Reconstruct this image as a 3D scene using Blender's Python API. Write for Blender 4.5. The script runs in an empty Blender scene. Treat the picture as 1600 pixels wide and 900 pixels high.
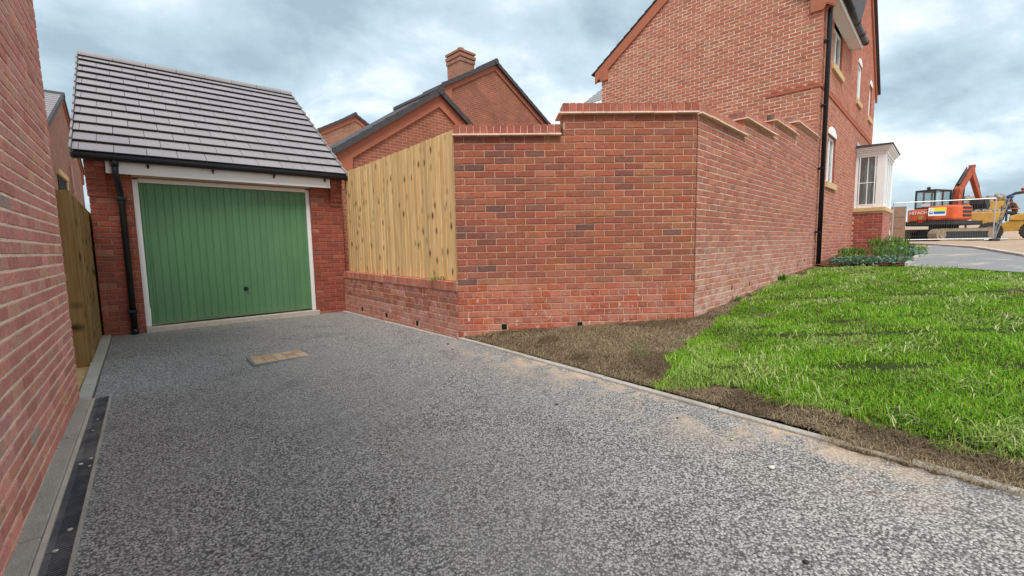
import bpy, bmesh, math, random
import numpy as np
from mathutils import Matrix, Vector, noise as mn

random.seed(7); rng = np.random.default_rng(7)
S = bpy.context.scene
COL = S.collection
EYE = 1.2                      # camera height; heights below are measured from the eye level and lifted by EYE
R2 = 2 ** -0.5

# ------------------------------------------------------------------ camera
cam = bpy.data.cameras.new('camera'); camo = bpy.data.objects.new('camera', cam); COL.objects.link(camo)
cam.sensor_width = 36.0; cam.lens = 36.0 * 681.0 / 1600.0; cam.clip_start = 0.05; cam.clip_end = 4000
th = math.atan(66 / 681.0); rho = math.atan(0.019)
fw = Vector((0, math.cos(th), -math.sin(th))); up = Vector((0, math.sin(th), math.cos(th))); rt = Vector((1, 0, 0))
cx = math.cos(rho) * rt - math.sin(rho) * up; cy = math.sin(rho) * rt + math.cos(rho) * up
camo.matrix_world = Matrix(((cx.x, cy.x, -fw.x, 0), (cx.y, cy.y, -fw.y, 0), (cx.z, cy.z, -fw.z, EYE), (0, 0, 0, 1)))
S.camera = camo

# ------------------------------------------------------------------ sky, sun, exposure
SUN_EL, SUN_AZ = math.radians(56), math.radians(174)     # azimuth from +Y clockwise: behind the camera, to the right
w = bpy.data.worlds.new('World'); S.world = w; w.use_nodes = True
nt = w.node_tree; nt.nodes.clear(); N = nt.nodes.new; Lk = nt.links.new
def wm(op, a, b=None, c=None):
    n = N('ShaderNodeMath'); n.operation = op
    for i, v in enumerate((a, b, c)):
        if v is None: continue
        if isinstance(v, (int, float)): n.inputs[i].default_value = v
        else: Lk(v, n.inputs[i])
    return n.outputs[0]
tc = N('ShaderNodeTexCoord'); sp = N('ShaderNodeSeparateXYZ'); Lk(tc.outputs['Generated'], sp.inputs[0])
zz = wm('ADD', wm('MAXIMUM', sp.outputs[2], 0.0), 0.34)
cb = N('ShaderNodeCombineXYZ'); Lk(wm('DIVIDE', sp.outputs[0], zz), cb.inputs[0]); Lk(wm('DIVIDE', sp.outputs[1], zz), cb.inputs[1])
mp = N('ShaderNodeMapping'); mp.inputs['Rotation'].default_value = (0, 0, math.radians(-28)); mp.inputs['Scale'].default_value = (1.0, 1.2, 1)
mp.inputs['Location'].default_value = (3.3, 1.1, 0); Lk(cb.outputs[0], mp.inputs[0])
n1 = N('ShaderNodeTexNoise'); n1.inputs['Scale'].default_value = 2.1; n1.inputs['Detail'].default_value = 9; n1.inputs['Roughness'].default_value = 0.56; n1.inputs['Distortion'].default_value = 0.25
Lk(mp.outputs[0], n1.inputs['Vector'])
n2 = N('ShaderNodeTexNoise'); n2.inputs['Scale'].default_value = 0.8; n2.inputs['Detail'].default_value = 3; Lk(mp.outputs[0], n2.inputs['Vector'])
cl = wm('ADD', wm('MULTIPLY', n1.outputs[0], 0.62), wm('MULTIPLY', n2.outputs[0], 0.38))
cr = N('ShaderNodeValToRGB'); Lk(cl, cr.inputs[0])
e = cr.color_ramp.elements
e[0].position = 0.40; e[0].color = (0.34, 0.455, 0.53, 1)
e[1].position = 0.61; e[1].color = (0.95, 1.0, 1.02, 1)
m_ = e.new(0.515); m_.color = (0.56, 0.69, 0.77, 1)
sky = N('ShaderNodeTexSky'); sky.sky_type = 'NISHITA'; sky.sun_disc = False; sky.sun_elevation = SUN_EL; sky.sun_rotation = SUN_AZ
ck = N('ShaderNodeMixRGB'); ck.blend_type = 'MULTIPLY'; ck.inputs[0].default_value = 1; Lk(cr.outputs[0], ck.inputs[1]); ck.inputs[2].default_value = (5.6, 5.6, 5.6, 1)
mx = N('ShaderNodeMixRGB'); mx.inputs[0].default_value = 0.93; Lk(sky.outputs[0], mx.inputs[1]); Lk(ck.outputs[0], mx.inputs[2])
bg = N('ShaderNodeBackground'); bg.inputs[1].default_value = 0.1; Lk(mx.outputs[0], bg.inputs[0])
wo = N('ShaderNodeOutputWorld'); Lk(bg.outputs[0], wo.inputs[0])
sun = bpy.data.lights.new('sun', 'SUN'); sun.energy = 1.5; sun.angle = math.radians(25); sun.color = (1, 0.96, 0.9)
so = bpy.data.objects.new('sun', sun); COL.objects.link(so)
sd = Vector((math.sin(SUN_AZ) * math.cos(SUN_EL), math.cos(SUN_AZ) * math.cos(SUN_EL), math.sin(SUN_EL)))
so.rotation_euler = sd.to_track_quat('Z', 'Y').to_euler()
S.view_settings.view_transform = 'Standard'; S.view_settings.look = 'None'; S.view_settings.exposure = 1.15; S.view_settings.gamma = 1
S.view_settings.use_curve_mapping = False
S.render.engine = 'CYCLES'; S.cycles.max_bounces = 6; S.cycles.diffuse_bounces = 3; S.cycles.glossy_bounces = 3
S.cycles.transparent_max_bounces = 8; S.cycles.use_denoising = True

# ------------------------------------------------------------------ material helpers
class NT:
    def __init__(s, name):
        s.m = bpy.data.materials.new(name); s.m.use_nodes = True; s.t = s.m.node_tree; s.t.nodes.clear()
        s.out = s.t.nodes.new('ShaderNodeOutputMaterial'); s.b = s.t.nodes.new('ShaderNodeBsdfPrincipled'); s.l(s.b.outputs[0], s.out.inputs[0])
    def n(s, k): return s.t.nodes.new('ShaderNode' + k)
    def l(s, a, b): s.t.links.new(a, b)
    def set(s, sock, v):
        if hasattr(v, 'is_output') or isinstance(v, bpy.types.NodeSocket): s.l(v, sock)
        else:
            if isinstance(v, tuple) and len(v) == 3 and sock.type == 'RGBA': v = v + (1,)
            sock.default_value = v
    def math(s, op, a, b=None, c=None):
        n = s.n('Math'); n.operation = op
        for i, v in enumerate((a, b, c)):
            if v is not None: s.set(n.inputs[i], v)
        return n.outputs[0]
    def mix(s, f, a, b, mode='MIX'):
        n = s.n('MixRGB'); n.blend_type = mode; s.set(n.inputs[0], f); s.set(n.inputs[1], a); s.set(n.inputs[2], b); return n.outputs[0]
    def pos(s): return s.n('NewGeometry').outputs['Position']
    def objc(s): return s.n('TexCoord').outputs['Object']
    def uv(s): return s.n('TexCoord').outputs['UV']
    def map(s, v, scale=(1, 1, 1), loc=(0, 0, 0), rot=(0, 0, 0)):
        n = s.n('Mapping'); s.l(v, n.inputs[0]); n.inputs['Scale'].default_value = scale; n.inputs['Location'].default_value = loc; n.inputs['Rotation'].default_value = rot; return n.outputs[0]
    def noise(s, v, scale, detail=3, rough=0.55, dist=0.0):
        n = s.n('TexNoise'); s.l(v, n.inputs['Vector']); n.inputs['Scale'].default_value = scale; n.inputs['Detail'].default_value = detail
        n.inputs['Roughness'].default_value = rough; n.inputs['Distortion'].default_value = dist; return n.outputs[0]
    def ramp(s, f, stops, interp='LINEAR'):
        n = s.n('ValToRGB'); s.l(f, n.inputs[0]); r = n.color_ramp; r.interpolation = interp
        while len(r.elements) > 1: r.elements.remove(r.elements[-1])
        r.elements[0].position = stops[0][0]
        for i, (p, c) in enumerate(stops):
            el = r.elements[0] if i == 0 else r.elements.new(p)
            if not isinstance(c, tuple): c = (c, c, c)
            el.color = (*c, 1)
        return n.outputs[0]
    def sep(s, v):
        n = s.n('SeparateXYZ'); s.l(v, n.inputs[0]); return n.outputs
    def attr(s, name):
        n = s.n('Attribute'); n.attribute_name = name; return n.outputs['Color']
    def bump(s, h, strength=0.4, dist=0.01):
        n = s.n('Bump'); n.inputs['Strength'].default_value = strength; n.inputs['Distance'].default_value = dist; s.l(h, n.inputs['Height']); s.l(n.outputs[0], s.b.inputs['Normal'])
    def fin(s, col=None, rough=0.8, metal=0.0, spec=None):
        if col is not None: s.set(s.b.inputs['Base Color'], col)
        s.set(s.b.inputs['Roughness'], rough); s.b.inputs['Metallic'].default_value = metal
        if spec is not None: s.b.inputs['Specular IOR Level'].default_value = spec
        return s.m

M = {}
def simple(name, c, rough=0.7, metal=0.0, var=0.12, scale=14.0, bump=0.0, spec=0.4):
    t = NT(name); p = t.pos()
    n = t.noise(p, scale, 5, 0.6)
    f = t.ramp(n, [(0.25, 1 - var), (0.75, 1 + var)])
    col = t.mix(1.0, c, f, 'MULTIPLY')
    if bump: t.bump(t.noise(p, scale * 6, 4), bump, 0.004)
    M[name] = t.fin(col, rough, metal, spec); return M[name]

def brick_mat(name, stain=0.0, stain_z=(0, 1)):
    # colour of each brick comes from its own tint; the nodes only add clay grain, creases and lime bloom
    t = NT(name); p = t.pos()
    oi = t.n('ObjectInfo'); base = t.mix(1.0, t.attr('tint'), oi.outputs['Color'], 'MULTIPLY')
    crease = t.noise(t.map(p, (24, 24, 44)), 1.0, 5, 0.62, 0.6)
    fine = t.noise(p, 140, 4, 0.65)
    blot = t.noise(p, 9, 3)
    c = t.mix(1.0, base, t.ramp(crease, [(0.28, 0.74), (0.5, 1.0), (0.72, 1.18)]), 'MULTIPLY')
    c = t.mix(1.0, c, t.ramp(fine, [(0.3, 0.8), (0.7, 1.16)]), 'MULTIPLY')
    c = t.mix(t.ramp(blot, [(0.42, 0.0), (0.75, 0.35)]), c, t.mix(1.0, c, (1.35, 1.15, 1.05), 'MULTIPLY'))
    if stain > 0:
        z = t.sep(p)[2]
        band = t.math('SUBTRACT', 1.0, t.math('SMOOTH_MIN', t.math('MAXIMUM', t.math('DIVIDE', t.math('SUBTRACT', z, stain_z[0]), stain_z[1] - stain_z[0]), 0.0), 1.0, 0.1))
        nz = t.ramp(t.noise(t.map(p, (1, 1, 1.6)), 4.5, 6, 0.65), [(0.43, 0.0), (0.60, 1.0)])
        c = t.mix(t.math('MULTIPLY', t.math('MULTIPLY', band, nz), stain), c, (0.66, 0.48, 0.41))
        drip = t.ramp(t.noise(t.map(p, (1, 1, 0.55)), 17, 4, 0.6), [(0.64, 0.0), (0.70, 1.0)]); c = t.mix(t.math('MULTIPLY', t.math('MULTIPLY', drip, t.math('MINIMUM', t.math('MULTIPLY', band, 1.6), 1.0)), 0.8), c, (0.84, 0.78, 0.72))
    h = t.math('ADD', t.math('MULTIPLY', crease, 1.2), t.math('MULTIPLY', fine, 0.6))
    t.bump(h, 0.55, 0.006)
    M[name] = t.fin(c, 0.9, 0, 0.2); return M[name]

def mortar_mat(name, c):
    t = NT(name); p = t.pos()
    f = t.ramp(t.noise(p, 60, 4, 0.7), [(0.3, 0.75), (0.7, 1.15)]); g = t.ramp(t.noise(p, 3.5, 3), [(0.3, 0.85), (0.7, 1.1)])
    col = t.mix(1.0, t.mix(1.0, c, f, 'MULTIPLY'), g, 'MULTIPLY'); t.bump(t.noise(p, 220, 3), 0.5, 0.004)
    M[name] = t.fin(col, 0.95, 0, 0.1); return M[name]

def far_brick_mat(name, c1, c2, mortar, z_off=0.0):
    # walls too far off to pick bricks apart; object space: x along the wall, z up
    t = NT(name); o = t.objc(); xyz = t.sep(o)
    v = t.n('CombineXYZ'); t.l(t.math('ADD', xyz[0], xyz[1]), v.inputs[0]); t.l(xyz[2], v.inputs[1])
    b = t.n('TexBrick'); t.l(v.outputs[0], b.inputs['Vector']); b.inputs['Scale'].default_value = 1.0
    b.inputs['Brick Width'].default_value = 0.225; b.inputs['Row Height'].default_value = 0.075; b.inputs['Mortar Size'].default_value = 0.006; b.inputs['Bias'].default_value = 0.0
    b.inputs['Color1'].default_value = (*c1, 1); b.inputs['Color2'].default_value = (*c2, 1); b.inputs['Mortar'].default_value = (*mortar, 1)
    c = t.mix(1.0, b.outputs['Color'], t.ramp(t.noise(t.pos(), 1.3, 5, 0.7), [(0.3, 0.8), (0.7, 1.2)]), 'MULTIPLY')
    t.bump(t.math('SUBTRACT', 1.0, b.outputs['Fac']), 0.5, 0.006)
    M[name] = t.fin(c, 0.9, 0, 0.2); return M[name]

brick_mat('brick'); brick_mat('brick_bloom', 0.35, (0.1, 1.0)); brick_mat('brick_bloom_strong', 0.8, (0.2, 1.4))
mortar_mat('mortar', (0.56, 0.35, 0.25)); mortar_mat('mortar_pale', (0.93, 0.76, 0.60)); mortar_mat('mortar_light', (0.76, 0.52, 0.39)); mortar_mat('mortar_dark', (0.46, 0.27, 0.2))
far_brick_mat('far_brick', (0.36, 0.125, 0.075), (0.27, 0.095, 0.06), (0.5, 0.27, 0.18))
far_brick_mat('far_brick_brown', (0.36, 0.17, 0.11), (0.27, 0.12, 0.085), (0.42, 0.27, 0.19))
simple('terracotta', (0.44, 0.145, 0.08), 0.75, 0, 0.10, 5, 0.1)
simple('creasing_tile', (0.84, 0.60, 0.49), 0.8, 0, 0.18, 9, 0.2)
simple('black_plastic', (0.012, 0.013, 0.017), 0.38, 0, 0.1)
simple('white_upvc', (0.88, 0.88, 0.87), 0.4, 0, 0.03, 4)
simple('white_gloss', (0.88, 0.88, 0.86), 0.35, 0, 0.04, 4)
simple('buff_stone', (0.62, 0.44, 0.22), 0.85, 0, 0.14, 12, 0.2)
simple('sill_concrete', (0.56, 0.50, 0.42), 0.9, 0, 0.15, 12, 0.2)
simple('roof_slate', (0.07, 0.063, 0.066), 0.75, 0, 0.2, 8)
simple('steel_grey', (0.30, 0.31, 0.31), 0.45, 0.6, 0.1)
simple('galv', (0.55, 0.56, 0.56), 0.4, 0.5, 0.08)
simple('mirror_grey', (0.05, 0.05, 0.055), 0.5)
simple('machine_orange', (0.72, 0.11, 0.022), 0.5, 0, 0.12, 3)
simple('boom_orange', (0.40, 0.085, 0.035), 0.55, 0, 0.45, 5)
simple('machine_black', (0.025, 0.027, 0.03), 0.6, 0, 0.2)
simple('machine_yellow', (0.66, 0.36, 0.07), 0.55, 0, 0.25, 4)
simple('track_mud', (0.30, 0.22, 0.15), 0.95, 0, 0.35, 6, 0.4)
simple('rubber', (0.05, 0.043, 0.038), 0.9, 0, 0.3, 10)
simple('cream_cabin', (0.62, 0.60, 0.52), 0.7)
simple('brown_wrap', (0.32, 0.19, 0.13), 0.8, 0, 0.2)
simple('rope_white', (0.78, 0.78, 0.76), 0.6)
simple('helmet_blue', (0.02, 0.10, 0.42), 0.4)
simple('cloth_dark', (0.07, 0.065, 0.05), 0.9)
simple('vest_orange', (0.62, 0.17, 0.08), 0.85)
simple('skin', (0.45, 0.24, 0.17), 0.6)
simple('sign_white', (0.8, 0.8, 0.78), 0.5, 0, 0.03); simple('sign_blue', (0.02, 0.10, 0.45), 0.5, 0, 0.03); simple('sign_yellow', (0.75, 0.66, 0.02), 0.5, 0, 0.03)
simple('text_white', (0.82, 0.82, 0.8), 0.5, 0, 0.02); simple('lamp_red', (0.5, 0.02, 0.015), 0.3); simple('sticker_green', (0.45, 0.6, 0.4), 0.5)
simple('void_black', (0.004, 0.004, 0.004), 0.9)
simple('copper', (0.55, 0.36, 0.27), 0.6); simple('rubble', (0.36, 0.30, 0.25), 0.95, 0, 0.4, 6, 0.5)
simple('pebble', (0.62, 0.58, 0.5), 0.85, 0, 0.3, 40)
simple('chimney_pot', (0.38, 0.17, 0.12), 0.8)
simple('curtain', (0.6, 0.6, 0.58), 0.9); simple('interior_dark', (0.05, 0.045, 0.04), 0.9); simple('shutter_brown', (0.30, 0.13, 0.06), 0.7)

t = NT('garage_green'); p = t.pos()
c = t.mix(1.0, (0.105, 0.25, 0.115), t.ramp(t.noise(t.map(p, (3, 3, 0.6)), 2.0, 4), [(0.3, 0.9), (0.7, 1.1)]), 'MULTIPLY'); zd = t.sep(p)[2]; gr_ = t.math('MULTIPLY', t.ramp(zd, [(0.10, 0.55), (0.32, 0.0)]), t.noise(p, 9, 5, 0.7)); c = t.mix(gr_, c, (0.28, 0.26, 0.2)); t.bump(t.noise(t.map(p, (60, 60, 6)), 3, 3), 0.08, 0.002)
M['garage_green'] = t.fin(c, 0.45, 0, 0.4)

t = NT('roof_tile'); p = t.pos(); oi = t.n('ObjectInfo')
f = t.ramp(t.noise(p, 55, 5, 0.7), [(0.3, 0.86), (0.7, 1.1)]); g = t.ramp(oi.outputs['Random'], [(0.0, 0.95), (1.0, 1.05)])
c = t.mix(1.0, t.mix(1.0, (0.30, 0.275, 0.28), f, 'MULTIPLY'), g, 'MULTIPLY')
c = t.mix(t.ramp(t.noise(p, 2.2, 5), [(0.5, 0.0), (0.75, 0.3)]), c, (0.18, 0.165, 0.17)); t.bump(t.noise(p, 190, 3), 0.25, 0.003)
M['roof_tile'] = t.fin(c, 0.6, 0, 0.4)
simple('tile_edge_shade', (0.055, 0.05, 0.052), 0.85, 0, 0.2, 30)  # near-black tile edges: the shadow line between rows is put into the colour

def timber(name, light, dark, knot, sheen=0.75):
    t = NT(name); o = t.objc(); oi = t.n('ObjectInfo')
    off = t.n('CombineXYZ'); t.l(t.math('MULTIPLY', oi.outputs['Random'], 37.0), off.inputs[0]); t.l(t.math('MULTIPLY', oi.outputs['Random'], 91.0), off.inputs[2])
    va = t.n('VectorMath'); t.l(o, va.inputs[0]); t.l(off.outputs[0], va.inputs[1]); v = va.outputs[0]
    gr = t.noise(t.map(v, (38, 38, 1.6)), 1.0, 6, 0.6, 1.2)
    blot = t.noise(t.map(v, (9, 9, 2.2)), 1.0, 4, 0.6, 0.6)
    vo = t.n('TexVoronoi'); t.l(t.map(v, (9.0, 3.0, 5.6)), vo.inputs['Vector']); vo.inputs['Scale'].default_value = 1.0; vo.inputs['Randomness'].default_value = 1.0
    kn = t.math('MULTIPLY', t.ramp(vo.outputs['Distance'], [(0.12, 1.0), (0.24, 0.45), (0.36, 0.0)]), t.ramp(t.sep(vo.outputs['Color'])[0], [(0.42, 0.0), (0.5, 1.0)]))
    c = t.mix(t.ramp(gr, [(0.32, 0.0), (0.7, 1.0)]), dark, light)
    c = t.mix(t.ramp(blot, [(0.45, 0.0), (0.8, 0.6)]), c, t.mix(1.0, c, (0.8, 0.64, 0.42), 'MULTIPLY'))
    c = t.mix(kn, c, knot)
    c = t.mix(1.0, c, t.ramp(oi.outputs['Random'], [(0, 0.80), (1, 1.12)]), 'MULTIPLY')
    t.bump(gr, 0.35, 0.004); M[name] = t.fin(c, sheen, 0, 0.25)
timber('fence_timber', (0.93, 0.70, 0.39), (0.68, 0.40, 0.15), (0.17, 0.07, 0.025))
timber('dark_timber', (0.37, 0.24, 0.10), (0.25, 0.15, 0.055), (0.06, 0.03, 0.012), 0.9)

t = NT('asphalt'); p = t.pos(); uv = t.uv(); xyz = t.sep(uv)
vo = t.n('TexVoronoi'); t.l(t.map(p, (1, 1, 0.4)), vo.inputs['Vector']); vo.inputs['Scale'].default_value = 108.0
vs = t.sep(vo.outputs['Color'])
vo2 = t.n('TexVoronoi'); t.l(p, vo2.inputs['Vector']); vo2.inputs['Scale'].default_value = 190.0; v2 = t.sep(vo2.outputs['Color'])
st = t.ramp(vs[0], [(0.0, 0.10), (0.2, 0.21), (0.48, 0.43), (1.0, 0.70)])
gap = t.ramp(vo.outputs['Distance'], [(0.42, 1.0), (0.72, 0.13)])
c = t.mix(1.0, st, gap, 'MULTIPLY')
c = t.mix(0.3, c, t.ramp(v2[1], [(0, 0.08), (1, 0.38)]))
c = t.mix(1.0, c, (1.05, 1.0, 0.95), 'MULTIPLY')
wear = t.noise(p, 0.85, 6, 0.62, 0.4)
c = t.mix(t.ramp(wear, [(0.44, 0.0), (0.68, 0.5)]), c, (0.30, 0.295, 0.29))
c = t.mix(t.ramp(t.noise(p, 2.3, 5, 0.6, 0.5), [(0.55, 0.0), (0.72, 0.55)]), c, t.mix(1.0, c, (0.55, 0.55, 0.57), 'MULTIPLY'))
edge = t.ramp(xyz[0], [(0.78, 0.0), (0.88, 0.16), (0.95, 0.55), (1.0, 0.95)])       # builders' sand swept against the edging
sandn = t.ramp(t.noise(p, 3.2, 6, 0.68), [(0.45, 0.0), (0.60, 1.0)])
al = t.ramp(xyz[1], [(0.30, 0.0), (0.40, 1.0), (0.62, 1.0), (0.70, 0.0)])
c = t.mix(t.math('MULTIPLY', t.math('MULTIPLY', edge, sandn), al), c, (0.62, 0.46, 0.32))
t.bump(t.math('SUBTRACT', 1.0, vo.outputs['Distance']), 0.6, 0.007)
M['asphalt'] = t.fin(c, 0.9, 0, 0.25)

t = NT('path_asphalt'); p = t.pos()
c = t.mix(1.0, (0.27, 0.272, 0.275), t.ramp(t.noise(p, 60, 4, 0.8), [(0.3, 0.55), (0.7, 1.4)]), 'MULTIPLY')
c = t.mix(t.ramp(t.noise(t.map(p, (1.0, 2.4, 1), (0, 0, 0), (0, 0, 0.6)), 0.9, 5, 0.6, 0.6), [(0.56, 0.0), (0.66, 0.75)]), c, (0.50, 0.44, 0.38))
t.bump(t.noise(p, 90, 3), 0.6, 0.01); M['path_asphalt'] = t.fin(c, 0.9, 0, 0.2)

def soil(name, c1, c2, c3, sc=1.0):
    t = NT(name); p = t.pos(); a = t.noise(p, 26 * sc, 6, 0.7); b = t.noise(p, 3.0 * sc, 5, 0.6)
    c = t.mix(t.ramp(a, [(0.3, 0.0), (0.7, 1.0)]), c1, c2); c = t.mix(t.ramp(b, [(0.45, 0.0), (0.7, 0.8)]), c, c3)
    t.bump(t.math('ADD', a, t.noise(p, 110 * sc, 4, 0.7)), 0.9, 0.02); M[name] = t.fin(c, 0.95, 0, 0.1)
soil('soil', (0.095, 0.066, 0.04), (0.25, 0.185, 0.12), (0.12, 0.083, 0.05))
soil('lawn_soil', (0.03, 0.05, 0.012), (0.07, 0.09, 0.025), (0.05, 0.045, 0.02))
soil('yard_sand', (0.42, 0.29, 0.20), (0.55, 0.41, 0.30), (0.36, 0.25, 0.17), 0.3)
soil('bark', (0.10, 0.04, 0.025), (0.24, 0.11, 0.07), (0.14, 0.07, 0.045), 2.0)
soil('sandstone', (0.62, 0.42, 0.18), (0.70, 0.50, 0.25), (0.55, 0.36, 0.16), 0.4)
soil('concrete_edge', (0.54, 0.50, 0.44), (0.64, 0.60, 0.53), (0.44, 0.405, 0.355), 0.8)
soil('pale_edge', (0.60, 0.56, 0.50), (0.70, 0.66, 0.60), (0.44, 0.39, 0.33), 0.8)

def leafmat(name, rough=0.6, trans=0.25):
    t = NT(name); c = t.attr('tint'); t.set(t.b.inputs['Base Color'], c); t.b.inputs['Roughness'].default_value = rough; t.b.inputs['Specular IOR Level'].default_value = 0.25
    tr = t.n('BsdfTranslucent'); t.l(c, tr.inputs[0]); ms = t.n('MixShader'); ms.inputs[0].default_value = trans
    t.l(t.b.outputs[0], ms.inputs[1]); t.l(tr.outputs[0], ms.inputs[2]); t.l(ms.outputs[0], t.out.inputs[0]); M[name] = t.m
leafmat('grass_blade', 0.55, 0.35); leafmat('straw', 0.8, 0.1); leafmat('leaf', 0.5, 0.25)

t = NT('glass'); t.b.inputs['Base Color'].default_value = (0.75, 0.85, 0.85, 1); t.b.inputs['Roughness'].default_value = 0.03; t.b.inputs['Transmission Weight'].default_value = 0.9; t.b.inputs['IOR'].default_value = 1.45; M['glass'] = t.m
t = NT('frosted_glass'); t.b.inputs['Base Color'].default_value = (0.42, 0.55, 0.56, 1); t.b.inputs['Roughness'].default_value = 0.12; M['frosted_glass'] = t.m
t = NT('drain_metal'); p = t.pos(); c = t.mix(t.ramp(t.noise(p, 2.6, 5, 0.6), [(0.42, 0), (0.62, 0.85)]), (0.07, 0.08, 0.095), (0.27, 0.255, 0.24))
c = t.mix(t.ramp(t.noise(p, 35, 5, 0.7), [(0.55, 0.0), (0.75, 0.5)]), c, (0.3, 0.28, 0.25)); M['drain_metal'] = t.fin(c, 0.6, 0.1, 0.4)

# ------------------------------------------------------------------ mesh helpers
class MB:
    def __init__(s): s.v = []; s.f = []; s.c = []
    def poly(s, pts, col=None):
        i = len(s.v); s.v += [tuple(p) for p in pts]; s.f.append(tuple(range(i, i + len(pts)))); s.c.append(col or (1, 1, 1))
    def box(s, x0, x1, y0, y1, z0, z1, col=None):
        i = len(s.v); s.v += [(x, y, z) for z in (z0, z1) for y in (y0, y1) for x in (x0, x1)]
        for f in ((0, 2, 3, 1), (4, 5, 7, 6), (0, 1, 5, 4), (2, 6, 7, 3), (0, 4, 6, 2), (1, 3, 7, 5)): s.f.append(tuple(i + k for k in f)); s.c.append(col or (1, 1, 1))
    def prism(s, pts, ax, a, b, col=None):
        # pts: 2D outline; extruded along axis ax ('x','y','z') from a to b
        def mk(p, t):
            return (t, p[0], p[1]) if ax == 'x' else (p[0], t, p[1]) if ax == 'y' else (p[0], p[1], t)
        n = len(pts); i = len(s.v); s.v += [mk(p, a) for p in pts] + [mk(p, b) for p in pts]
        s.f.append(tuple(range(i, i + n))); s.f.append(tuple(range(i + 2 * n - 1, i + n - 1, -1))); s.c += [col or (1, 1, 1)] * 2
        for k in range(n): s.f.append((i + k, i + (k + 1) % n, i + n + (k + 1) % n, i + n + k)); s.c.append(col or (1, 1, 1))
    def tube(s, pts, r, seg=10, col=None, cap=True):
        pts = [Vector(p) for p in pts]; n = len(pts); rings = []
        rr = r if isinstance(r, (list, tuple)) else [r] * n
        ref = Vector((0, 0, 1))
        for k in range(n):
            d = (pts[min(k + 1, n - 1)] - pts[max(k - 1, 0)]).normalized()
            a = d.cross(ref if abs(d.dot(ref)) < 0.95 else Vector((1, 0, 0))).normalized(); b = d.cross(a)
            i = len(s.v); s.v += [tuple(pts[k] + a * math.cos(2 * math.pi * q / seg) * rr[k] + b * math.sin(2 * math.pi * q / seg) * rr[k]) for q in range(seg)]; rings.append(i)
        for k in range(n - 1):
            for q in range(seg): s.f.append((rings[k] + q, rings[k] + (q + 1) % seg, rings[k + 1] + (q + 1) % seg, rings[k + 1] + q)); s.c.append(col or (1, 1, 1))
        if cap:
            s.f.append(tuple(rings[0] + q for q in range(seg))[::-1]); s.f.append(tuple(rings[-1] + q for q in range(seg))); s.c += [col or (1, 1, 1)] * 2
    def ball(s, c, r, nu=10, nv=6, jit=0.0, sc=(1, 1, 1)):
        i = len(s.v)
        for a in range(nv + 1):
            for b in range(nu):
                ph = math.pi * a / nv; tt = 2 * math.pi * b / nu; k = r * (1 + random.uniform(-jit, jit))
                s.v.append((c[0] + k * sc[0] * math.sin(ph) * math.cos(tt), c[1] + k * sc[1] * math.sin(ph) * math.sin(tt), c[2] + k * sc[2] * math.cos(ph)))
        for a in range(nv):
            for b in range(nu): s.f.append((i + a * nu + b, i + (a + 1) * nu + b, i + (a + 1) * nu + (b + 1) % nu, i + a * nu + (b + 1) % nu)); s.c.append((1, 1, 1))
    def mesh(s, name, mat, smooth=False, recalc=True, tint=False):
        me = bpy.data.meshes.new(name); me.from_pydata(s.v, [], s.f)
        if tint or any(c != (1, 1, 1) for c in s.c) or mat.startswith('brick'):
            at = me.attributes.new('tint', 'FLOAT_COLOR', 'FACE'); at.data.foreach_set('color', np.array([(*c, 1) for c in s.c], np.float32).ravel())
        if recalc:
            b = bmesh.new(); b.from_mesh(me); bmesh.ops.recalc_face_normals(b, faces=b.faces); b.to_mesh(me); b.free()
        me.materials.append(M[mat])
        if smooth: me.polygons.foreach_set('use_smooth', [True] * len(me.polygons))
        return me
    def obj(s, name, mat, parent=None, smooth=False, bevel=0.0, **k):
        o = link(name, s.mesh(name, mat, smooth), parent, **k)
        if bevel:
            m = o.modifiers.new('bevel', 'BEVEL'); m.width = bevel; m.segments = 2; m.limit_method = 'ANGLE'
        return o
def link(name, data, parent=None, loc=None, rot=None, scale=None, color=None, kind=None):
    o = bpy.data.objects.new(name, data); COL.objects.link(o)
    if parent is not None: o.parent = parent
    if loc is not None: o.location = loc
    if rot is not None: o.rotation_euler = rot
    if scale is not None: o.scale = scale
    if color is not None: o.color = (*color, 1)
    if kind: o['kind'] = kind
    return o
def thing(name, label, cat, loc=(0, 0, 0), rz=0.0, group=None):
    o = bpy.data.objects.new(name, None); COL.objects.link(o); o.empty_display_size = 0.2
    o.location = loc; o.rotation_euler = (0, 0, rz); return tag(o, label, cat, group)
def tag(o, label, cat=None, group=None, kind=None):
    o['label'] = label
    if cat: o['category'] = cat
    if group: o['group'] = group
    if kind: o['kind'] = kind
    return o
def box(name, mat, parent, x0, x1, y0, y1, z0, z1, bevel=0.0, **k):
    m = MB(); m.box(x0, x1, y0, y1, z0, z1); return m.obj(name, mat, parent, bevel=bevel, **k)
def ang(d): return math.atan2(d[1], d[0])

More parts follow.
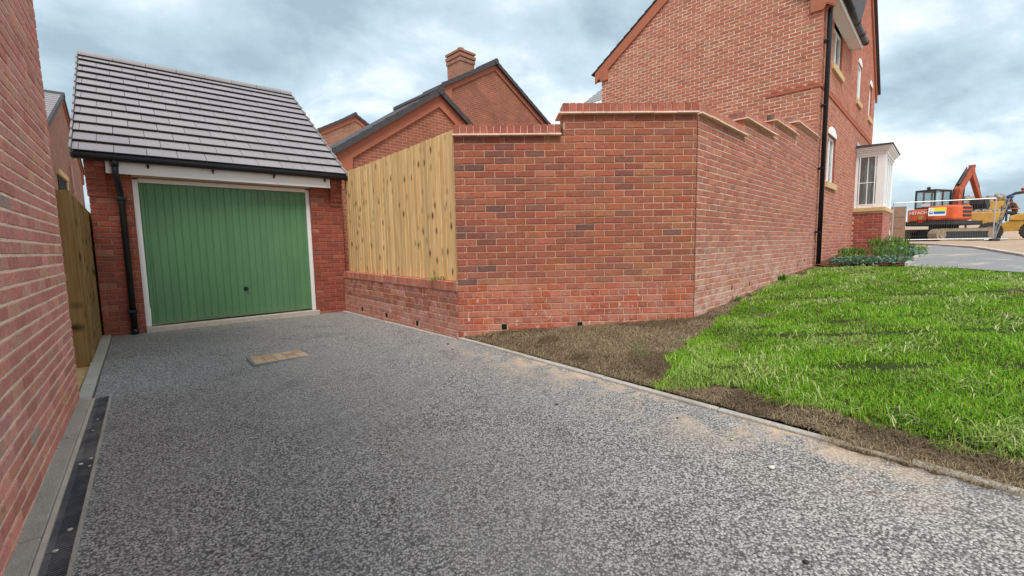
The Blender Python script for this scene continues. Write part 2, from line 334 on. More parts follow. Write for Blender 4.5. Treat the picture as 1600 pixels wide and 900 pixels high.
# ------------------------------------------------------------------ bricks
def brick_shape(m, x0, x1, z0, z1, yf=0.0, yb=0.05, col=None, r=None):
    """one brick seen from -y: front face with worn arrises, four sides"""
    r = r or random
    b = 0.0045; j = lambda a=0.0018: r.uniform(-a, a)
    n = 3 if x1 - x0 > 0.15 else 2
    xs = [x0 + (x1 - x0) * k / n for k in range(n + 1)]
    i = len(m.v); T = []; B = []; tj = [(j(), j(0.0022)) for _ in xs]; bj = [(j(), j(0.0022)) for _ in xs]
    y = yf - r.uniform(-0.0004, 0.0035); ty = j(0.0008)
    fr_t = [(min(max(x, x0 + b), x1 - b), y + ty * k / n, z1 - b + tj[k][0]) for k, x in enumerate(xs)]
    fr_b = [(min(max(x, x0 + b), x1 - b), y + ty * k / n, z0 + b + bj[k][0]) for k, x in enumerate(xs)]
    ed_t = [(x, y + b, z1 + tj[k][0]) for k, x in enumerate(xs)]; ed_b = [(x, y + b, z0 + bj[k][0]) for k, x in enumerate(xs)]
    bk_t = [(x0, yb, z1), (x1, yb, z1)]; bk_b = [(x0, yb, z0), (x1, yb, z0)]
    m.v += fr_t + fr_b + ed_t + ed_b + bk_t + bk_b; k1 = n + 1
    ft, fb, et, eb, bt, bb = i, i + k1, i + 2 * k1, i + 3 * k1, i + 4 * k1, i + 4 * k1 + 2
    F = []
    for k in range(n):
        F += [(fb + k, fb + k + 1, ft + k + 1, ft + k), (ft + k, ft + k + 1, et + k + 1, et + k), (eb + k, eb + k + 1, fb + k + 1, fb + k)]
    F += [(eb, fb, ft, et), (fb + n, eb + n, et + n, ft + n)]
    F += [tuple(et + k for k in range(k1)) + (bt + 1, bt), tuple(eb + k for k in range(n, -1, -1)) + (bb, bb + 1), (bb, eb, et, bt), (eb + n, bb + 1, bt + 1, et + n)]
    m.f += F; m.c += [col or (1, 1, 1)] * len(F)
BMESH = {}
def brick_mesh(w, mat, h=0.065):
    key = (round(w * 250), mat, round(h * 200), random.randrange(4))
    if key not in BMESH:
        m = MB(); ww = round(w * 250) / 250; brick_shape(m, -ww / 2, ww / 2, -h / 2, h / 2); BMESH[key] = m.mesh('brick', mat, recalc=False)
    return BMESH[key]
def lay(x0, x1, z0, ncourse, bond, course=0.075, off=0.0, lo=None, hi=None, holes=()):
    """list of (xa, xb, zbottom, course index); bond(i) -> 's' or 'h'"""
    out = []
    for i in range(ncourse):
        zb = z0 + i * course; zm = zb + 0.035; a0 = x0 if lo is None else max(x0, lo(zm)); b0 = x1 if hi is None else min(x1, hi(zm))
        if b0 - a0 < 0.04: continue
        unit = 0.225 if bond(i) == 's' else 0.1125
        x = x0 + off - (0.1125 if bond(i) == 's' and i % 2 else 0.056 if bond(i) == 'h' else 0.0) - 0.225
        while x < b0:
            segs = [(max(x + 0.005, a0), min(x + unit - 0.005, b0))]
            for (ha, hb, hz0, hz1) in holes:
                if zm > hz0 and zm < hz1:
                    ns = []
                    for (p, q) in segs:
                        if q <= ha or p >= hb: ns.append((p, q)); continue
                        if p < ha: ns.append((p, ha - 0.003))
                        if q > hb: ns.append((hb + 0.003, q))
                    segs = ns
            out += [(p, q, zb + 0.005, i) for (p, q) in segs if q - p > 0.025]
            x += unit
    return out
def build_bricks(parent, bricks, tint, mat, near=300, frame=None, name='brick', h=0.065):
    """bricks -> the `near` ones closest to the camera as parts, the rest as one mass of the same parent"""
    frame = frame or Matrix.Identity(4); bpy.context.view_layer.update(); W = parent.matrix_world @ frame
    eye = camo.matrix_world.translation; inv = camo.matrix_world.inverted()
    def key(b):
        p = W @ Vector(((b[0] + b[1]) / 2, 0, b[2] + 0.03)); q = inv @ p; d = (p - eye).length
        if q.z > -0.1: return 1e6 + d
        u, v = 800 - 681 * q.x / q.z, 450 + 681 * q.y / q.z
        vis = -30 < u < 1630 and -30 < v < 930
        return d + (0 if vis else 1e4)
    bricks = sorted(bricks, key=key); rot = frame.to_euler()
    for b in bricks[:near]:
        o = link(name, brick_mesh(b[1] - b[0], mat, h), parent, frame @ Vector(((b[0] + b[1]) / 2, 0, b[2] + h / 2)), rot, color=tint(b))
    rest = bricks[near:]
    if rest:
        m = MB()
        for b in rest: brick_shape(m, b[0], b[1], b[2], b[2] + h, col=tint(b))
        me = m.mesh('brickwork', mat, recalc=False, tint=True); me.transform(frame); link('brickwork', me, parent, kind='stuff')
def pick(pal):
    r = random.random() * sum(p[0] for p in pal)
    for wgt, c in pal:
        r -= wgt
        if r <= 0: break
    k = random.uniform(0.9, 1.1); return tuple(min(1, x * k * random.uniform(0.95, 1.05)) for x in c)
RED = [(5, (0.35, 0.115, 0.068)), (3, (0.37, 0.13, 0.078)), (2, (0.32, 0.115, 0.075)), (0.9, (0.39, 0.155, 0.088)), (0.6, (0.28, 0.12, 0.085)), (0.12, (0.2, 0.1, 0.08))]
DARK = [(3, (0.30, 0.10, 0.067)), (2, (0.24, 0.10, 0.075)), (0.9, (0.18, 0.09, 0.074)), (0.8, (0.37, 0.14, 0.08)), (2, (0.32, 0.105, 0.068))]
PINK = [(4, (0.46, 0.185, 0.135)), (3, (0.49, 0.21, 0.155)), (2, (0.43, 0.165, 0.12)), (0.6, (0.45, 0.225, 0.175))]
LEFTP = [(4, (0.62, 0.275, 0.225)), (3, (0.66, 0.32, 0.26)), (2, (0.57, 0.24, 0.195)), (1, (0.62, 0.34, 0.25)), (0.1, (0.42, 0.32, 0.28))]
GAB = [(4, (0.47, 0.175, 0.11)), (3, (0.44, 0.155, 0.095)), (2, (0.49, 0.20, 0.125)), (0.6, (0.43, 0.19, 0.12))]
GAR = [(4, (0.31, 0.082, 0.055)), (3, (0.35, 0.1, 0.065)), (2, (0.27, 0.085, 0.06)), (0.7, (0.36, 0.15, 0.10))]

# ------------------------------------------------------------------ site geometry (metres, eye level = 0)
da = Vector((-0.641, 0.767)); dg = Vector((0.762, 0.647)); dp = Vector((R2, R2))
A0 = Vector((-3.614, 3.528))          # far corner of the house wall beside the drive
FL = Vector((-0.617, 4.947)); FR = Vector((2.124, 5.056)); GL = Vector((-5.471, 5.758)); H = Vector((6.508, 9.44))
def AW(a, w_): return A0 + da * a + dg * w_
def lerp(x, xs, ys): return float(np.interp(x, xs, ys))
def drive_z(a, w_):
    zl = lerp(a, [-9, -2.5, 0, 2.9], [-1.27, -1.235, -1.213, -1.113]); zr = lerp(a, [-9, -5, -0.83, 2.93], [-1.09, -1.07, -1.062, -1.122])
    return zl + (zr - zl) * w_ / 3.2
def T(x, y):
    z = 0.041 * x + 0.036 * y - 1.166; m = -0.17; k = 0.25
    h = max(k - abs(z - m), 0) / k; return max(min(z, m) - h * h * k * 0.25, -1.3)
def lump(x, y): return 0.016 * mn.noise((x * 1.7, y * 1.7, 3.1)) + 0.009 * mn.noise((x * 5, y * 5, 8.2))
def P3(v, z): return (v[0], v[1], z + EYE)

# ground sheet under everything, out to the horizon
m = MB(); g = [-1500, -600, -250, -120, -60, -40] + list(range(-30, 61, 3)) + [75, 100, 150, 300, 700, 1500]
for y in g:
    for x in g: m.v.append((x, y, T(x, y) - 0.22 + EYE - (0.35 if (x * x + y * y) < 80 ** 2 and x < 9 else 0)))
k = len(g)
for i in range(k - 1):
    for j in range(k - 1): m.f.append((i * k + j, i * k + j + 1, (i + 1) * k + j + 1, (i + 1) * k + j)); m.c.append((1, 1, 1))
o = m.obj('ground', 'yard_sand'); tag(o, 'bare sandy building site ground reaching to the horizon', kind='structure')
# construction yard surface
m = MB(); xs = list(np.arange(9.0, 90, 1.5)); ys = list(np.arange(6.0, 90, 1.5))
for y in ys:
    for x in xs: f_ = min(max((math.hypot(x, y) - 36) / 30, 0), 1); m.v.append((x, y, T(x, y) + EYE - 0.02 + 0.03 * mn.noise((x * 0.6, y * 0.6, 1)) + 1.5 * f_ * f_ * (3 - 2 * f_)))
for i in range(len(ys) - 1):
    for j in range(len(xs) - 1):
        q = len(xs); m.f.append((i * q + j, i * q + j + 1, (i + 1) * q + j + 1, (i + 1) * q + j)); m.c.append((1, 1, 1))
o = m.obj('construction_yard', 'yard_sand', smooth=True); tag(o, 'sandy pink hard-packed construction yard under the machines', kind='structure')

# driveway
aa = list(np.arange(-9.0, 2.95, 0.25)) + [2.93]; ww = list(np.linspace(0.20, 3.2, 17))
m = MB(); uvs = []
for a in aa:
    for q in ww:
        v = AW(a, q); m.v.append(P3(v, drive_z(a, q) + 0.006 * mn.noise((v.x * 1.3, v.y * 1.3, 5)))); uvs.append((q / 3.2, (a + 9) / 11.93))
kk = len(ww)
for i in range(len(aa) - 1):
    for j in range(kk - 1): m.f.append((i * kk + j, i * kk + j + 1, (i + 1) * kk + j + 1, (i + 1) * kk + j)); m.c.append((1, 1, 1))
me = m.mesh('driveway', 'asphalt', smooth=True, recalc=False); ul = me.uv_layers.new(name='UVMap')
for lp in me.loops: ul.data[lp.index].uv = uvs[lp.vertex_index]
tag(link('driveway', me), 'dark grey asphalt driveway with coarse stone chippings', kind='structure')
# left margin strip (narrow tarmac between edging and drain beyond the channel end)
m = MB()
for a0_, a1_ in ((-0.05, 2.93),):
    n = 8
    for i in range(n):
        a, b = a0_ + (a1_ - a0_) * i / n, a0_ + (a1_ - a0_) * (i + 1) / n
        m.poly([P3(AW(a, 0.085), drive_z(a, 0.1)), P3(AW(a, 0.2), drive_z(a, 0.2)), P3(AW(b, 0.2), drive_z(b, 0.2)), P3(AW(b, 0.085), drive_z(b, 0.1))])
o = m.obj('driveway_margin', 'asphalt'); tag(o, 'narrow asphalt margin along the kerb beside the timber gate', kind='structure')

def edging(name, label, a0_, a1_, w0, w1, mat, top, step, gap=0.004, jit=0.003):
    r = thing(name, label, None, P3(AW(a0_, w0), drive_z(a0_, w0))); r['kind'] = 'structure'
    a = a0_
    while a < a1_ - 0.05:
        b = min(a + step, a1_); m = MB()
        za, zb = drive_z(a, w0) + top, drive_z(b, w0) + top; dz = random.uniform(-jit, jit)
        pa, pb = AW(a + gap / 2, w0), AW(b - gap / 2, w0); pc, pd = AW(b - gap / 2, w1), AW(a + gap / 2, w1); base = r.location
        L = [Vector(P3(q, z)) - base for q, z in ((pa, za + dz), (pb, zb + dz), (pc, zb + dz), (pd, za + dz))]
        D = [v - Vector((0, 0, 0.15)) for v in L]; i = 0; m.v = [tuple(v) for v in L + D]
        m.f = [(0, 1, 2, 3), (0, 4, 5, 1), (1, 5, 6, 2), (2, 6, 7, 3), (3, 7, 4, 0)]; m.c = [(1, 1, 1)] * 5
        m.obj('edging_stone', mat, r, bevel=0.008); a = b
    return r
edging('kerb_edging', 'flat pale concrete edging running beside the near brick wall and drain', -6.0, 2.92, -0.02, 0.075, 'concrete_edge', 0.022, 0.915)
edging('kerb_edging', 'sand-dusted pale concrete edging between the asphalt and the bare soil', -8.4, -0.83, 3.205, 3.255, 'pale_edge', 0.018, 0.915)
edging('kerb_edging', 'thin pale edging strip along the foot of the low brick wall', -0.83, 2.90, 3.165, 3.198, 'pale_edge', 0.012, 0.915)

m = MB(); na, nw = 40, 7
for i in range(na + 1):
    for j in range(nw + 1):
        a = -5.10 + 0.70 * i / na; q = 3.165 + 0.22 * j / nw + 0.03 * mn.noise((i * 0.35, 0.0, 4.0)) * (1 - j / nw); v = AW(a, q); e_ = min(i, na - i) / 6; e_ = min(1, e_)
        m.v.append(P3(v, drive_z(a, min(q, 3.2)) + (0.046 * math.sin(math.pi * j / nw * 0.62) * (0.8 + 0.35 * mn.noise((v.x * 9, v.y * 9, 3))) * e_) - 0.004))
for i in range(na):
    for j in range(nw): m.f.append((i * (nw + 1) + j, i * (nw + 1) + j + 1, (i + 1) * (nw + 1) + j + 1, (i + 1) * (nw + 1) + j)); m.c.append((1, 1, 1))
tag(m.obj('soil_spill', 'soil', smooth=True), 'soil washed over the pale edging onto the asphalt at the lawn corner', kind='structure')

# drainage channel with slotted grating
r = thing('drain_channel', 'black slotted drainage channel set in the asphalt along the left kerb', 'drain', P3(AW(-6.0, 0.085), drive_z(-6, 0.085)))
base = r.location.copy()
def dpt(a, q, dz=0.0): return tuple(Vector(P3(AW(a, q), drive_z(a, q) + dz)) - base)
for w0, w1, nm in ((0.078, 0.098, 'channel_edge'), (0.188, 0.203, 'channel_edge')):
    m = MB(); m.poly([dpt(-6, w0, 0.010), dpt(-6, w1, 0.010), dpt(-0.06, w1, 0.010), dpt(-0.06, w0, 0.010)]); m.poly([dpt(-6, w1, 0.010), dpt(-6, w1, -0.03), dpt(-0.06, w1, -0.03), dpt(-0.06, w1, 0.010)])
    m.poly([dpt(-6, w0, 0.010), dpt(-6, w0, -0.03), dpt(-0.06, w0, -0.03), dpt(-0.06, w0, 0.010)]); m.obj(nm, 'sill_concrete' if w0 < 0.1 else 'concrete_edge', r)
m = MB(); m.poly([dpt(-6, 0.095, -0.025), dpt(-6, 0.19, -0.025), dpt(-0.06, 0.19, -0.025), dpt(-0.06, 0.095, -0.025)]); m.obj('channel_floor', 'void_black', r)
a = -6.0; sect = 0
while a < -0.1:
    b = min(a + 0.5, -0.06); m = MB()
    x = a + 0.006
    def slab(a_, b_, w0, w1, hz=0.002, t_=0.02):
        L = [dpt(a_, w0, hz), dpt(b_, w0, hz), dpt(b_, w1, hz), dpt(a_, w1, hz)]; D = [(q[0], q[1], q[2] - t_) for q in L]; i = len(m.v); m.v += L + D
        m.f += [tuple(i + k for k in f) for f in ((0, 1, 2, 3), (0, 4, 5, 1), (1, 5, 6, 2), (2, 6, 7, 3), (3, 7, 4, 0))]; m.c += [(1, 1, 1)] * 5
    slab(x, b, 0.099, 0.122); slab(x, b, 0.180, 0.187)
    while x < b - 0.004:
        slab(x, x + 0.0085, 0.122, 0.180); x += 0.0165
    m.obj('grating', 'drain_metal', r); a = b
# pebbles fallen on the grating
for i, (a, q, s_) in enumerate([(-1.55, 0.13, 0.011), (-1.50, 0.17, 0.009), (-1.62, 0.172, 0.008), (-2.35, 0.16, 0.010), (-2.50, 0.13, 0.010), (-2.9, 0.165, 0.011), (-3.13, 0.15, 0.010), (-3.16, 0.158, 0.007), (-0.7, 0.15, 0.008), (-0.95, 0.14, 0.007), (-1.02, 0.03, 0.010), (-1.2, 0.0, 0.009)]):
    m = MB(); m.ball((0, 0, 0), s_, 8, 5, 0.15, (1.2, 1, 0.55)); o = m.obj('pebble', 'pebble', None, True, loc=P3(AW(a, q), drive_z(a, q) + 0.006 + (0.02 if q < 0.08 else 0)))
    tag(o, 'small pale pebble, number %s along the drain counting from the house corner' % ('one two three four five six seven eight nine ten eleven twelve'.split()[sorted([-1.55,-1.50,-1.62,-2.35,-2.50,-2.9,-3.13,-3.16,-0.7,-0.95,-1.02,-1.2],reverse=True).index(a)]), 'pebble', 'pebbles along the drain')
for i, (a, q, s_, mt) in enumerate([(-4.3, 2.75, 0.014, 'pebble'), (-3.0, 2.6, 0.010, 'rubber'), (-1.9, 2.6, 0.008, 'pebble'), (-4.05, 2.9, 0.008, 'pebble'), (-3.7, 2.95, 0.007, 'rubber'), (-1.2, 2.9, 0.010, 'rubber'), (-0.95, 3.0, 0.012, 'rubber'), (-2.4, 1.2, 0.008, 'pebble'), (0.2, 1.5, 0.010, 'pebble'), (-0.3, 1.35, 0.008, 'pebble'), (-3.9, 1.0, 0.007, 'pebble'), (-4.6, 2.2, 0.009, 'rubber')]):
    m = MB(); m.ball((0, 0, 0), s_, 8, 5, 0.2, (1.2, 1, 0.6)); o = m.obj('stone_chip', mt, None, True, loc=P3(AW(a, q), drive_z(a, q) + 0.006))
    tag(o, 'loose stone chip lying on the open asphalt', 'stone', 'loose chips on the driveway')
# inspection cover filled with block paving
mw = 1.245; r = thing('inspection_cover', 'recessed inspection cover filled with sandy brick paving in the driveway', 'manhole cover', P3(GL + dg * mw + Vector((0.647, -0.762)) * 2.99, drive_z(-0.05, 1.3)), ang(dg))
slope = (drive_z(0.3, 1.5) - drive_z(-0.05, 1.5)); box('cover_frame', 'steel_grey', r, -0.02, 0.53, -0.02, 0.38, -0.05, 0.0035 + 0.004)
tl = math.atan2(slope, 0.35); r.rotation_euler = (tl, 0, ang(dg)); r.location.z = drive_z(-0.06, 1.25) + EYE + 0.017
cols = [(0.50, 0.36, 0.24), (0.45, 0.30, 0.2), (0.40, 0.24, 0.17), (0.52, 0.40, 0.28)]
for i in range(5):
    for j in range(3 if i % 2 else 2):
        h_ = 0.36 / (3 if i % 2 else 2)
        m = MB(); m.box(i * 0.102 + 0.003, i * 0.102 + 0.099, j * h_ + 0.003, (j + 1) * h_ - 0.003, -0.03, 0.010 + random.uniform(-0.002, 0.003)); m.obj('paver', 'brick', r, bevel=0.004, color=random.choice(cols))

# ------------------------------------------------------------------ near house wall on the left
def bond_s(i): return 's'
r = thing('brick_house', 'towering pink-red brick house wall rising past the frame beside the drain', 'house', P3(AW(-6.5, 0), -1.35), ang(da))
L = 6.5
m = MB(); m.box(0, L - 0.006, 0.0025, 0.30, 0, 5.6); m.obj('mortar_core', 'mortar_pale', r)
br = lay(0, L, 0.0, 74, bond_s, off=0.03)
def tint_l(b): return pick(LEFTP) if b[2] > 0.45 else tuple(min(1, c * k) for c, k in zip(pick(LEFTP), (1.08, 1.0, 0.92)))
build_bricks(r, br, tint_l, 'brick', 300, h=0.0625)
m = MB(); m.box(0, L - 0.31, 0.31, 5, 0, 5.6); m.box(L - 0.3, L - 0.012, 0.31, 5, 0, 5.6); m.obj('wall', 'far_brick', r)
m = MB(); m.prism([(-0.3, 5.5), (5.3, 5.5), (2.5, 7.6)], 'x', -0.2, L + 0.2); m.obj('roof', 'roof_slate', r)

# ------------------------------------------------------------------ timber gate and slab between that house and the garage
r = thing('timber_gate', 'dark brown closeboard timber gate and fence between the house corner and garage', 'gate', P3(AW(1.36, -0.03), -1.19), ang(da))
zt = 1.81
box('board', 'dark_timber', r, -0.02, 0.002, 0.0, 0.125, 0.0, zt + 0.03, 0.003)
for i in range(6): box('board', 'dark_timber', r, -0.018 + random.uniform(-.003, .003), 0.004, 0.128 + i * 0.125, 0.25 + i * 0.125, 0.0, zt + 0.03, 0.003)
x = 0.02; i = 0
while x < 2.3:
    box('board', 'dark_timber', r, x, x + 0.108, -0.012 if i % 2 else 0.0, 0.018, 0.02, zt - 0.01 + random.uniform(-.006, .006) - 0.03 * x, 0.003); x += 0.098; i += 1
box('post', 'dark_timber', r, 0.004, 0.1, 0.02, 0.11, 0.0, zt - 0.03, 0.004)
r = thing('paving_slab', 'yellow sandstone slabs showing below the timber gate', 'slab', P3(AW(0.05, -0.02), -1.20), ang(da))
for i in range(3):
    for j in range(2): box('slab', 'sandstone', r, i * 0.45 + 0.005, i * 0.45 + 0.44, 0.01 + j * 0.45, 0.44 + j * 0.45, -0.06, 0.008 + random.uniform(0, .004), 0.005)

# ------------------------------------------------------------------ garage
r = G = thing('garage', 'detached brick garage with grey tiled roof and green door', 'garage', P3(GL, -1.30), ang(dg))
Zg = 1.30                                    # local z = eye-relative z + Zg
GW = 3.25
ft, fb = 1.005 + Zg, -1.045 + Zg
m = MB(); m.box(0.006, 0.43, 0.007, 0.4, 0, 1.32 + Zg); m.box(2.73, GW - 0.006, 0.007, 0.4, 0, 1.32 + Zg); m.box(0.43, 2.73, 0.03, 0.35, 1.02 + Zg, 1.30 + Zg); m.obj('mortar_core', 'mortar_dark', G)
br = lay(0, 0.432, 0.0, 35, bond_s, off=0.06) + lay(2.728, GW, 0.0, 35, bond_s, off=-0.01)
br = [b for b in br if b[2] > 0.1]
build_bricks(G, br, lambda b: pick(GAR), 'brick', 300)
for x in (0.431, 2.719): box('reveal', 'brick', G, x, x + 0.008, 0.0045, 0.048, 0.1, ft + 0.03, color=(0.30, 0.095, 0.068))
m = MB(); m.box(0.008, 0.22, 0.41, 5.6, 0, 1.30 + Zg); m.box(GW - 0.22, GW - 0.008, 0.41, 5.6, 0, 1.30 + Zg); m.box(0.23, GW - 0.23, 5.4, 5.59, 0, 1.3 + Zg); m.obj('wall', 'far_brick', G)
# corbelled eaves brackets: each course oversails the one below
for x0, x1 in ((-0.012, 0.185), (3.035, 3.225)):
    for i in range(7):
        z = 0.745 + Zg + i * 0.075; out = 0.022 + 0.022 * min(i, 5); wd = x1 - x0; half = wd * 0.5
        cuts = [(x0, x0 + half - 0.004), (x0 + half + 0.004, x1)] if i not in (0, 6) else [(x0, x1)]
        for (p, q) in cuts:
            mm = MB(); brick_shape(mm, p, q, z + 0.006, z + 0.071, -out, 0.01); mm.obj('corbel_brick', 'brick', G, color=pick(GAR))
    m = MB()
    for i in range(7): m.box(x0 + 0.006, x1 - 0.006, -(0.022 + 0.022 * min(i, 5)) + 0.008, 0.008, 0.745 + Zg + i * 0.075, 0.745 + Zg + i * 0.075 + 0.0749)
    m.obj('corbel_mortar', 'mortar_dark', G)
# door opening
m = MB(); m.box(0.434, 0.498, 0.05, 0.12, fb, ft); m.box(2.662, 2.724, 0.05, 0.12, fb, ft); m.box(0.5, 2.66, 0.05, 0.12, ft - 0.04, ft + 0.03); m.obj('door_frame', 'white_gloss', G, bevel=0.006)
door = box('door', 'garage_green', G, 0.502, 2.658, 0.085, 0.11, fb + 0.022, ft - 0.045)
edges = [0.502, 0.545, 0.575] + list(np.linspace(0.575, 2.585, 23)[1:]) + [2.615, 2.658]
for a, b in zip(edges[:-1], edges[1:]):
    mm = MB(); wd = b - a; mm.prism([(a + 0.003, 0.088), (a + 0.010, 0.078), (b - 0.006, 0.078), (b - 0.0015, 0.088)], 'z', fb + 0.05, ft - 0.047); mm.obj('door_rib', 'garage_green', door)
box('door_foot_rail', 'garage_green', door, 0.505, 2.655, 0.0795, 0.0845, fb + 0.024, fb + 0.047)
hd = MB(); hd.tube([(1.69, 0.08, -0.60 + Zg), (1.69, 0.072, -0.60 + Zg)], 0.034, 16); hd.tube([(1.69, 0.072, -0.6 + Zg), (1.69, 0.045, -0.6 + Zg)], 0.014, 12); hd.box(1.672, 1.708, 0.038, 0.048, -0.614 + Zg, -0.586 + Zg); hd.obj('handle', 'black_plastic', door)
box('lintel_trim', 'sill_concrete', G, 0.44, 2.76, 0.0, 0.13, ft + 0.032, ft + 0.052, 0.004)
box('door_sill', 'sill_concrete', G, 0.438, 2.76, -0.03, 0.2, fb - 0.09, fb - 0.004, 0.006)
# fascia, gutter, brackets, downpipe
box('fascia', 'white_upvc', G, 0.193, 3.007, -0.175, -0.155, 1.035 + Zg, 1.26 + Zg, 0.003)
box('soffit', 'white_upvc', G, 0.193, 3.007, -0.152, 0.0, 1.055 + Zg, 1.065 + Zg)
m = MB(); prof = [(-0.18, 0.0)] + [(-0.235 + 0.056 * math.cos(q), -0.01 + 0.056 * math.sin(q)) for q in np.linspace(0, -math.pi, 9)] + [(-0.291, 0.004), (-0.284, 0.004)] + [(-0.235 + 0.049 * math.cos(q), -0.01 + 0.049 * math.sin(q)) for q in np.linspace(-math.pi, 0, 9)]
m.prism([(y, z + 1.245 + Zg) for y, z in prof], 'x', -0.105, 3.28); m.obj('gutter', 'black_plastic', G)
box('undertile_board', 'black_plastic', G, -0.09, 3.265, -0.225, -0.176, 1.245 + Zg, 1.272 + Zg)
for x in (-0.105, 3.28 - 0.02): box('gutter_end', 'black_plastic', G, x, x + 0.02, -0.296, -0.178, 1.178 + Zg, 1.252 + Zg, 0.006)
for x in (0.62, 1.35, 2.15, 2.92):
    m = MB(); m.box(x - 0.012, x + 0.012, -0.30, -0.176, 1.168 + Zg, 1.182 + Zg); m.box(x - 0.012, x + 0.012, -0.19, -0.1765, 1.13 + Zg, 1.17 + Zg); m.obj('gutter_bracket', 'black_plastic', G)
m = MB(); m.tube([(0.285, -0.225, 1.20 + Zg), (0.285, -0.22, 1.02 + Zg), (0.30, -0.13, 0.90 + Zg), (0.312, -0.07, 0.80 + Zg), (0.315, -0.055, 0.72 + Zg), (0.315, -0.055, -1.06 + Zg)], 0.036, 14); m.tube([(0.315, -0.055, -1.04 + Zg), (0.315, -0.055, -1.11 + Zg)], 0.044, 14)
m.tube([(0.285, -0.225, 1.20 + Zg), (0.285, -0.225, 1.12 + Zg)], 0.045, 14); m.obj('downpipe', 'black_plastic', G, True)
for z in (0.70, -0.82):
    m = MB(); m.box(0.262, 0.368, -0.098, 0.0, z + Zg, z + 0.045 + Zg); m.obj('pipe_clip', 'black_plastic', G, bevel=0.008)
# roof: interlocking double-plain tiles in half bond
ze, zr, yE, yR = 1.262 + Zg, 3.43 + Zg, -0.24, 2.88
NR = 13; sl = math.hypot(yR - yE, zr - ze); gz = sl / NR; pit = math.atan2(zr - ze, yR - yE)
xl, xr = -0.098, 3.262
def tile_mesh(w_, groove):
    mm = MB(); l = gz + 0.05; tk = 0.021
    cuts = [(-w_ / 2 + 0.0032, -0.0026), (0.0026, w_ / 2 - 0.0032)] if groove else [(-w_ / 2 + 0.0018, w_ / 2 - 0.0018)]
    for a_, b_ in cuts: mm.prism([(0.006, 0.0), (0.0, tk - 0.003), (0.003, tk), (l, tk * 0.4), (l, 0.0)], 'x', a_, b_)
    if groove: mm.box(-0.003, 0.003, 0.004, l, 0.001, tk - 0.006)
    me = mm.mesh('tile', 'roof_tile'); me.materials.append(M['tile_edge_shade'])
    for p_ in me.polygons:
        if p_.normal.y < -0.35 or p_.normal.z < -0.3: p_.material_index = 1  # edges take the painted shade; the paler tops have sky sheen in their colour
    return me
TM = {}
for k in range(NR):
    yy = yE + (yR - yE) * k / NR; z_ = ze + (zr - ze) * k / NR
    x = xl + 0.06 - (0.165 if k % 2 else 0.33)
    while x < xr:
        a, b = max(x, xl), min(x + 0.33, xr)
        if b - a > 0.03:
            key = (round((b - a) * 200), b - a > 0.3)
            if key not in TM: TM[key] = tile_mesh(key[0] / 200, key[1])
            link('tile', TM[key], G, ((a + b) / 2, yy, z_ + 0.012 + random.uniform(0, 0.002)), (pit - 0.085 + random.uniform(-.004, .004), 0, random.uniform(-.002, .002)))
        x += 0.33
m = MB(); m.prism([(yE + 0.02, ze - 0.03), (yR, zr - 0.03), (2 * yR - yE, ze - 0.03), (2 * yR - yE, ze - 0.05), (yR, zr - 0.09), (yE + 0.06, ze - 0.04)], 'x', xl + 0.01, xr - 0.01); m.obj('roof_deck', 'roof_slate', G)
m = MB(); m.prism([(yR, zr + 0.005), (2 * yR - yE, ze + 0.005), (2 * yR - yE, ze + 0.03), (yR, zr + 0.03)], 'x', xl, xr); m.obj('rear_roof', 'roof_tile', G)
x = xl - 0.01; i = 0
while x < xr:
    b = min(x + 0.45, xr + 0.01); mm = MB()
    prof = [(0.115 * math.cos(q), 0.10 * math.sin(q) - 0.03) for q in np.linspace(0, math.pi, 11)]; mm.prism([(yR + p, zr + z) for p, z in prof], 'x', x + 0.003, b - 0.003)
    mm.obj('ridge_tile', 'roof_tile', G, bevel=0.0); x = b
for x in (xl - 0.022, xr + 0.002):
    for k in range(NR):
        y0_, z0_ = yE + (yR - yE) * k / NR, ze + (zr - ze) * k / NR; mm = MB(); c_, s_ = math.cos(pit), math.sin(pit)
        pr = [(y0_ - 0.006, z0_ - 0.06), (y0_ + gz * c_, z0_ + gz * s_ - 0.06), (y0_ + gz * c_ - s_ * 0.02, z0_ + gz * s_ + c_ * 0.03), (y0_ - s_ * 0.05 - 0.006, z0_ + c_ * 0.056)]
        mm.prism(pr, 'x', x, x + 0.02); mm.obj('verge_cap', 'roof_tile', G)
m = MB(); m.prism([(0.3, 1.30 + Zg), (5.4, 1.30 + Zg), (yR, zr - 0.14)], 'x', 0.01, 0.2); m.prism([(0.3, 1.30 + Zg), (5.4, 1.30 + Zg), (yR, zr - 0.14)], 'x', GW - 0.2, GW - 0.01); m.obj('gable', 'far_brick', G)

